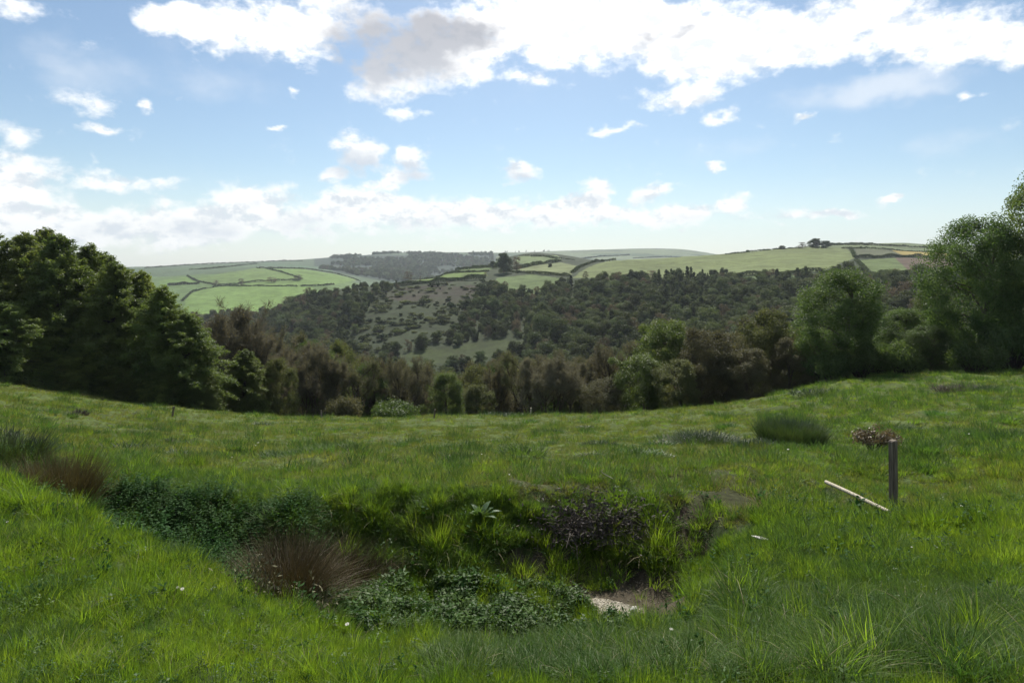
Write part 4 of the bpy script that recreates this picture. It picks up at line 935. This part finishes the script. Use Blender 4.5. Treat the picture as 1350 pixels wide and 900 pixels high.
# dock plant
def dock():
    rg_=np.random.default_rng(9); B=MB()
    for i in range(9):
        az=i*2.4; L=rg_.uniform(.22,.36); el=rg_.uniform(.5,1.1); t=np.linspace(0,1,6); r_=L*(t*math.cos(el)+.25*t**2); z_=L*(t*math.sin(el)-.35*t**2.2)
        w_=.05*np.sin(np.clip(t*1.05,0,1)*math.pi)**.7+.004; c=np.stack([np.cos(az)*r_,np.sin(az)*r_,z_],1); s=np.array([-math.sin(az),math.cos(az),0])
        V=np.stack([c-s*w_[:,None],c+[0,0,-.012],c+s*w_[:,None]],1).reshape(-1,3); Q=[]
        for k in range(5):
            for j in range(2): a=k*3+j; Q.append((a,a+1,a+4,a+3))
        B.add(V,Q,0)
    return B.mesh('dock',[leafmat('dock_leaf',(.06,.12,.045),(.10,.16,.07),.25,(1.2,1.2,.6),8,.35,.6,.1)],True)
o=obj('dock_plant',dock(),None,tuple(at(634,9.25))); o.location.z+=.08; o.scale=(.9,.9,1); tag(o,'broad leaved dock plant on the far bank left of the brushwood heap','plant')
# stones
for px,py,d0,d1,s,lb in [(1003,718,6,9,(.14,.05,.016),'flat white stone lying in the grass left of the fallen pole'),(853,689,7,10,(.06,.04,.045),'pale stone chunk in the bank beside the brushwood heap'),(858,742,7.2,9,(.05,.03,.075),'upright broken grey stone under the right bank of the hollow'),(880,732,7.2,9.5,(.06,.03,.05),'leaning pale stone slab in the shade of the right bank'),(835,806,6,8,(.07,.05,.028),'largest pale stone in the broken stone patch'),(806,807,6,8,(.06,.045,.025),'flat pale stone at the left of the broken stone patch'),(515,707,7,10,(.022,.02,.02),'small round white pebble on the far bank'),(1310,898,2.5,3.5,(.05,.035,.018),'reddish stone edge at the bottom right corner')]:
    x,y,z=ground(px,py,d0,d1); o=obj('stone',(PBg if px in (858,880,853) else PB)[int(px)%3],None,(x,y,z+s[2]*.45+ (.075 if px==1003 else .02))); o.scale=(s[0],s[1],s[2]*2); o.rotation_euler=(rg.normal()*.15,rg.normal()*.2,rg.normal()*.3); tag(o,lb,'stone')
# upright post: squared weathered timber with a chipped top
def post_mesh(h,w):
    import bmesh
    bm=bmesh.new(); bmesh.ops.create_cube(bm,size=1); 
    for v in bm.verts: v.co=Vector((v.co.x*w,v.co.y*w,(v.co.z+.5)*(h+.3)-.3))
    bmesh.ops.bevel(bm,geom=list(bm.edges),offset=w*.12,segments=2,affect='EDGES')
    bmesh.ops.subdivide_edges(bm,edges=[e for e in bm.edges if abs((e.verts[0].co-e.verts[1].co).z)>.3],cuts=8)
    for v in bm.verts:
        k=vnoise(np.array([v.co.z*5]),np.array([v.co.x*9+v.co.y*7]),8)[0]; v.co.x+=k*w*.07; v.co.y+=k*w*.05
        if v.co.z>h-.03: v.co.z+=v.co.x*.18
    me=bpy.data.meshes.new('post'); bm.to_mesh(me); bm.free(); me.materials.append(WOODPOST); return me
x,y,z=at(1178,9.4); PH=-(580-HZ)/F*y-z
o=obj('wooden_post',post_mesh(PH,.096),None,(x,y,z)); o.rotation_euler=(.0,-.012,.35); tag(o,'weathered square wooden post standing upright in the grass','post')
# fallen pole
a=np.array(ground(1089,652,8,12)); b=np.array(ground(1172,690,7,10)); a[2]+=.22; b[2]+=.17
def pole_mesh(L):
    t=np.linspace(0,1,12); P=np.stack([t*L,.006*np.sin(t*3),.004*np.sin(t*5)],1); B=MB(); V,Q=tube(P,.032-.006*t,10); B.add(V,Q)
    n=10; 
    for e,base in ((P[0],0),(P[-1],11*n)):
        i0=len(np.concatenate(B.V)); ring=V[base:base+n]; B.add(np.concatenate([ring,[e]]),[(k,(k+1)%n,n,n) for k in range(n)])
    V_=np.concatenate(B.V); Q_=np.concatenate(B.Q); me=bpy.data.meshes.new('pole'); me.from_pydata(V_.tolist(),[],[list(dict.fromkeys(f)) for f in Q_.tolist()]); me.materials.append(WOODPALE)
    for pl in me.polygons: pl.use_smooth=True
    return me
dv=b-a; L=float(np.linalg.norm(dv)); o=obj('fallen_pole',pole_mesh(L),None,tuple(a)); o.rotation_euler=(0,-math.asin(dv[2]/L),math.atan2(dv[1],dv[0])); tag(o,'pale bleached pole lying in the grass beside the upright post','pole')
# curved pale stalk in front of the dug ground
x,y,z=ground(796,636,8,13); t=np.linspace(0,1,14); ar=np.stack([.17-.30*np.sin(t*1.9)*.9+.08*t,0*t,.02+.16*t+.02*np.sin(t*3)],1)
B=MB(); B.add(*tube(ar,np.linspace(.009,.005,14),6)); o=obj('bent_stalk',B.mesh('bent_stalk',[WOODPALE],True),None,(x,y,z+.04)); tag(o,'curved pale dead stalk arching above the brushwood heap','stalk')
# little stakes at the far edge
for px,d,h,w_,mat,lb in [(572,38,.62,.09,WOODPOST,'short brown stake near the middle of the far meadow edge'),(699,43,.62,.10,WOODPALE,'short pale stake leaning at the far meadow edge'),(424,42,.55,.09,WOODPOST,'tiny dark stake at the far meadow edge left of the bushy tree'),(227,33,.6,.08,WOODPOST,'tiny thin stake at the foot of the evergreens')]:
    x,y,z=at(px,d); me=post_mesh(h,w_); me.materials.clear(); me.materials.append(mat); o=obj('stake',me,None,(x,y,z)); o.rotation_euler=(.1,.12,px); tag(o,lb,'stake')
# bare earth lip under the lone green tree
x,y,z=at(1090,46); o=obj('earth_bank',bush_mesh(1,.1,.1,.1,STONE,4,.05),None,(0,0,0)); bpy.data.objects.remove(o)
o=obj('rock_outcrop',PBm[1],None,(x,y,z)); o.scale=(.9,.5,.28); tag(o,'pale rocky lip at the meadow edge below the lone green tree','rock')

# ------------------------------------------------------------------ light, sky, air, camera
SUN_AZ, SUN_EL = math.radians(4), math.radians(47)
sun=bpy.data.lights.new('sun','SUN'); sun.energy=5.0; sun.angle=math.radians(.6); sun.color=(1,.95,.86)
so=bpy.data.objects.new('sun',sun); COL.objects.link(so)
sd=Vector((math.sin(SUN_AZ)*math.cos(SUN_EL),math.cos(SUN_AZ)*math.cos(SUN_EL),math.sin(SUN_EL)))
so.rotation_euler=(-sd).to_track_quat('-Z','Y').to_euler(); so.location=(0,0,60)
wd=bpy.data.worlds.new('World'); SC.world=wd; wd.use_nodes=True; nt=wd.node_tree
for x_ in list(nt.nodes): nt.nodes.remove(x_)
def lk(a,b): nt.links.new(a,b)
def M(op,a,b=None,c=None,clamp=False):
    x_=nt.nodes.new('ShaderNodeMath'); x_.operation=op; x_.use_clamp=clamp
    for i,v in enumerate((a,b,c)):
        if v is None: continue
        if isinstance(v,(int,float)): x_.inputs[i].default_value=v
        else: lk(v,x_.inputs[i])
    return x_.outputs[0]
def VM(op,a,b=None):
    x_=nt.nodes.new('ShaderNodeVectorMath'); x_.operation=op
    for i,v in enumerate((a,b)):
        if v is None: continue
        if isinstance(v,tuple): x_.inputs[i].default_value=v
        else: lk(v,x_.inputs[i])
    return x_.outputs['Value'] if op in ('LENGTH','DOT_PRODUCT') else x_.outputs[0]
def RNGE(v,a,b,c=0.,d=1.,smooth=True):
    x_=nt.nodes.new('ShaderNodeMapRange'); x_.interpolation_type='SMOOTHSTEP' if smooth else 'LINEAR'
    lk(v,x_.inputs[0])
    for i,q in enumerate((a,b,c,d)): x_.inputs[i+1].default_value=q
    return x_.outputs[0]
def NOISE(v,scale,detail,rough=.55):
    x_=nt.nodes.new('ShaderNodeTexNoise'); x_.inputs['Scale'].default_value=scale; x_.inputs['Detail'].default_value=detail; x_.inputs['Roughness'].default_value=rough; lk(v,x_.inputs['Vector']); return x_
sky=nt.nodes.new('ShaderNodeTexSky'); sky.sky_type='NISHITA'; sky.sun_disc=False; sky.sun_elevation=SUN_EL; sky.sun_rotation=SUN_AZ; sky.altitude=150; sky.air_density=1.0; sky.dust_density=.6; sky.ozone_density=1.6
tc=nt.nodes.new('ShaderNodeTexCoord'); sx=nt.nodes.new('ShaderNodeSeparateXYZ'); lk(tc.outputs['Generated'],sx.inputs[0])
AZ=M('MULTIPLY',M('ARCTAN2',sx.outputs[0],sx.outputs[1]),57.2958); EL=M('MULTIPLY',M('ARCSINE',sx.outputs[2]),57.2958)
cb=nt.nodes.new('ShaderNodeCombineXYZ'); lk(AZ,cb.inputs[0]); lk(EL,cb.inputs[1]); P0=cb.outputs[0]
wn=NOISE(VM('MULTIPLY',P0,(.16,.26,1)),1.0,3); warp=VM('MULTIPLY',VM('SUBTRACT',wn.outputs['Color'],(.5,.5,.5)),(6,3.2,0)); 
wn2=NOISE(VM('MULTIPLY',P0,(.6,.9,1)),1.0,3); warp2=VM('MULTIPLY',VM('SUBTRACT',wn2.outputs['Color'],(.5,.5,.5)),(2.0,1.3,0))
PW=VM('ADD',VM('ADD',P0,warp),warp2)
def ang(px,py):
    x_=(px-CX)/F; az=math.atan(x_); el=math.atan((HZ-py)/F*math.cos(az)); return math.degrees(az),math.degrees(el)
def blobs(lst,P):
    acc=None
    for (px,py,rx,ry,w_) in lst:
        a,e=ang(px,py); k=math.cos(math.radians(a))
        ra=max(.5,rx/F*57.3*k*k); re=max(.3,ry/F*57.3*k)
        l=VM('LENGTH',VM('MULTIPLY',VM('SUBTRACT',P,(a,e,0)),(1/ra,1/re,1)))
        v=M('MULTIPLY_ADD',l,-w_,w_) ; v=M('MAXIMUM',v,0)
        acc=v if acc is None else M('ADD',acc,v)
    return acc
CLOUDS=[(310,38,150,45,1.1),(225,25,70,30,.9),(400,55,70,35,.9),(430,15,120,40,.9),(560,70,120,60,1.2),(500,115,70,40,.8),(545,148,40,12,.8),(385,118,18,10,.7),
 (700,25,160,65,1.3),(850,40,190,60,1.3),(960,75,130,50,1.2),(1100,35,200,55,1.2),(1260,55,150,50,1.2),(1345,75,60,35,1),(700,105,70,18,.8),(890,128,75,22,.9),(945,152,40,14,.9),(620,85,50,30,.8),
 (100,128,65,26,.7),(130,166,45,11,.8),(195,137,26,15,.95),(30,15,70,26,.7),(165,237,110,18,.9),(25,245,90,70,1.0),(20,175,50,26,.7),(116,204,16,18,.6),
 (472,198,40,34,1.3),(440,228,30,16,1.1),(545,212,36,30,1.2),(512,236,26,16,1.1),(680,228,34,19,1.1),(788,246,28,20,1.1),(762,262,42,12,1),(865,252,40,17,1.1),(942,228,18,13,1.1),(335,255,75,30,1.1),
 (1060,156,18,11,.9),(1280,126,30,11,.8),(812,168,48,9,.8),(1172,265,46,9,.9),(1187,263,24,10,.9),(360,172,20,6,.7),(1250,170,60,10,.4),
 (40,300,170,50,1.0),(200,300,170,45,1.1),(300,290,120,45,1.1),(420,285,110,36,1.1),(480,262,70,30,1.0),(560,285,140,38,1.1),(690,283,140,36,1.1),(810,283,130,30,1.0),(910,285,90,24,.9),(962,270,36,14,1.0),(1040,288,90,18,.9),(1105,286,46,13,.9)]
CLOUDS=[(a,b,c*1.1,d_*1.15,e) if (180<b<275 and c<50) else ((a,b,c,d_*.92,e*.9) if b>=255 and c>60 else (a,b,c,d_,e)) for a,b,c,d_,e in CLOUDS]
B1=blobs(CLOUDS,PW)
fb=NOISE(VM('MULTIPLY',P0,(.42,.62,1)),1.0,7,.62).outputs['Fac']; fb2=NOISE(VM('ADD',VM('MULTIPLY',P0,(.14,.22,1)),(7,3,0)),1.0,5,.6).outputs['Fac']
D=M('ADD',M('MULTIPLY',B1,1.3),M('MULTIPLY_ADD',fb,2.3,-1.36))
D=M('ADD',D,M('MULTIPLY',M('MAXIMUM',RNGE(M('ABSOLUTE',AZ),52,90),RNGE(EL,30,48)),.45))  # extra cloud out of view, sideways, behind and overhead, added to lift fill light
cov=RNGE(D,.0,.92)
# thin veils
veil=M('MULTIPLY',RNGE(M('ADD',blobs([(1150,125,170,30,1),(300,100,200,60,.4),(80,90,120,60,.6),(1280,180,120,30,.5),(1000,200,200,40,.25)],PW),M('MULTIPLY_ADD',fb2,1.2,-.6)),.10,.95),.6)
GREY=[(520,62,135,60,1.7),(610,45,75,30,1.4),(480,90,60,30,1.0),(500,130,60,24,.5),(466,214,48,30,1.5),(542,228,42,24,1.3),(680,235,34,14,1.1),(285,300,60,24,.9),(400,290,60,20,.7),(240,295,50,18,.7),(560,295,70,14,.6),(690,293,70,12,.5),(860,262,36,10,.6),(780,262,30,10,.5),(905,290,50,9,.5),(330,265,30,18,.5),(860,45,40,18,.7),(905,40,30,12,.7),(830,60,30,12,.5),(1260,40,60,20,.5),(150,300,80,20,.5)]
GR=RNGE(M('ADD',blobs(GREY,PW),M('MULTIPLY_ADD',fb,1.3,-.65)),.0,1.25)
core=RNGE(D,.5,1.6,0,1)
puff=NOISE(VM('ADD',VM('MULTIPLY',P0,(.75,1.1,1)),(3,11,0)),1.0,5,.6).outputs['Fac']
def MIXC(f,a,b,blend='MIX'):
    x_=nt.nodes.new('ShaderNodeMix'); x_.data_type='RGBA'; x_.blend_type=blend
    for s,v in ((0,f),(6,a),(7,b)):
        if isinstance(v,(int,float)): x_.inputs[s].default_value=v
        elif isinstance(v,tuple): x_.inputs[s].default_value=v+(1,)
        else: lk(v,x_.inputs[s])
    return x_.outputs[2]
SKYK=.08
skc=MIXC(1.0,sky.outputs[0],(SKYK*.92,SKYK*1.0,SKYK*1.0),'MULTIPLY')
lowh=RNGE(EL,0.,9.,1.,0.)       # whitish air above the skyline
skc=MIXC(M('MULTIPLY',lowh,.45),skc,(.70,.77,.80))
hi=RNGE(EL,8.,24.,0.,1.)
white=MIXC(hi,(.84,.84,.82),(1.0,.995,.99))
fbU=NOISE(VM('MULTIPLY',VM('ADD',P0,(.25,1.1,0)),(.42,.62,1)),1.0,4,.6).outputs['Fac']; puU=NOISE(VM('ADD',VM('MULTIPLY',VM('ADD',P0,(.1,.5,0)),(.62,.95,1)),(3,11,0)),1.0,4,.6).outputs['Fac']; puA=NOISE(VM('ADD',VM('MULTIPLY',P0,(.62,.95,1)),(3,11,0)),1.0,4,.6).outputs['Fac']
rel=M('ADD',M('MULTIPLY',M('SUBTRACT',fbU,fb),1.6),M('MULTIPLY',M('SUBTRACT',puU,puA),.8))
white=MIXC(M('MULTIPLY',RNGE(rel,-.10,.36),M('MULTIPLY_ADD',hi,-.22,.68)),white,(.42,.485,.56))
grey=MIXC(hi,(.48,.53,.60),(.30,.305,.34))
cc=MIXC(M('MULTIPLY',GR,.85),white,grey)
skc=MIXC(veil,skc,(.70,.73,.77))
skc=MIXC(M('MULTIPLY',cov,.97),skc,cc)
bg=nt.nodes.new('ShaderNodeBackground'); lk(skc,bg.inputs[0]); bg.inputs[1].default_value=1.0
wo=nt.nodes.new('ShaderNodeOutputWorld'); lk(bg.outputs[0],wo.inputs[0])
wd.cycles.sampling_method='MANUAL'; wd.cycles.sample_map_resolution=512
# the air
def box(x0,x1,y0,y1,z0,z1):
    V=[(x,y,z) for x in (x0,x1) for y in (y0,y1) for z in (z0,z1)]; return V,[(0,1,3,2),(4,6,7,5),(0,4,5,1),(2,3,7,6),(0,2,6,4),(1,5,7,3)]
zall=np.concatenate([LAT.min(1)*0]) 
V,Q=box(-9300,9300,-40,5000,-420,260)
hm,hnt,hout=newmat('air'); pv=hnt.nodes.new('ShaderNodeVolumePrincipled'); pv.inputs['Color'].default_value=(.86,.93,1,1); pv.inputs['Density'].default_value=1.0e-4; hnt.links.new(pv.outputs[0],hout.inputs['Volume'])
haze=tag(obj('haze',mesh_np('haze',V,Q,[hm])),'thin pale air fading the far hills','haze',None,'stuff')
cam=bpy.data.cameras.new('camera'); co=bpy.data.objects.new('camera',cam); COL.objects.link(co); SC.camera=co
co.rotation_euler=(math.radians(90),0,0); cam.sensor_width=36; cam.lens=36*F/1350; cam.shift_y=-(450-HZ)/1350; cam.clip_start=.05; cam.clip_end=20000
SC.view_settings.view_transform='Standard'; SC.view_settings.look='None'; SC.view_settings.exposure=.5; SC.view_settings.gamma=1
cy=SC.cycles; SC.render.engine='CYCLES'; cy.max_bounces=6; cy.diffuse_bounces=3; cy.glossy_bounces=2; cy.transmission_bounces=4; cy.transparent_max_bounces=8; cy.volume_bounces=0; cy.use_denoising=True
try: cy.denoiser='OPENIMAGEDENOISE'; cy.denoising_input_passes='RGB_ALBEDO_NORMAL'
except Exception: pass
cy.use_adaptive_sampling=True; cy.adaptive_threshold=.01; cy.sample_clamp_indirect=6
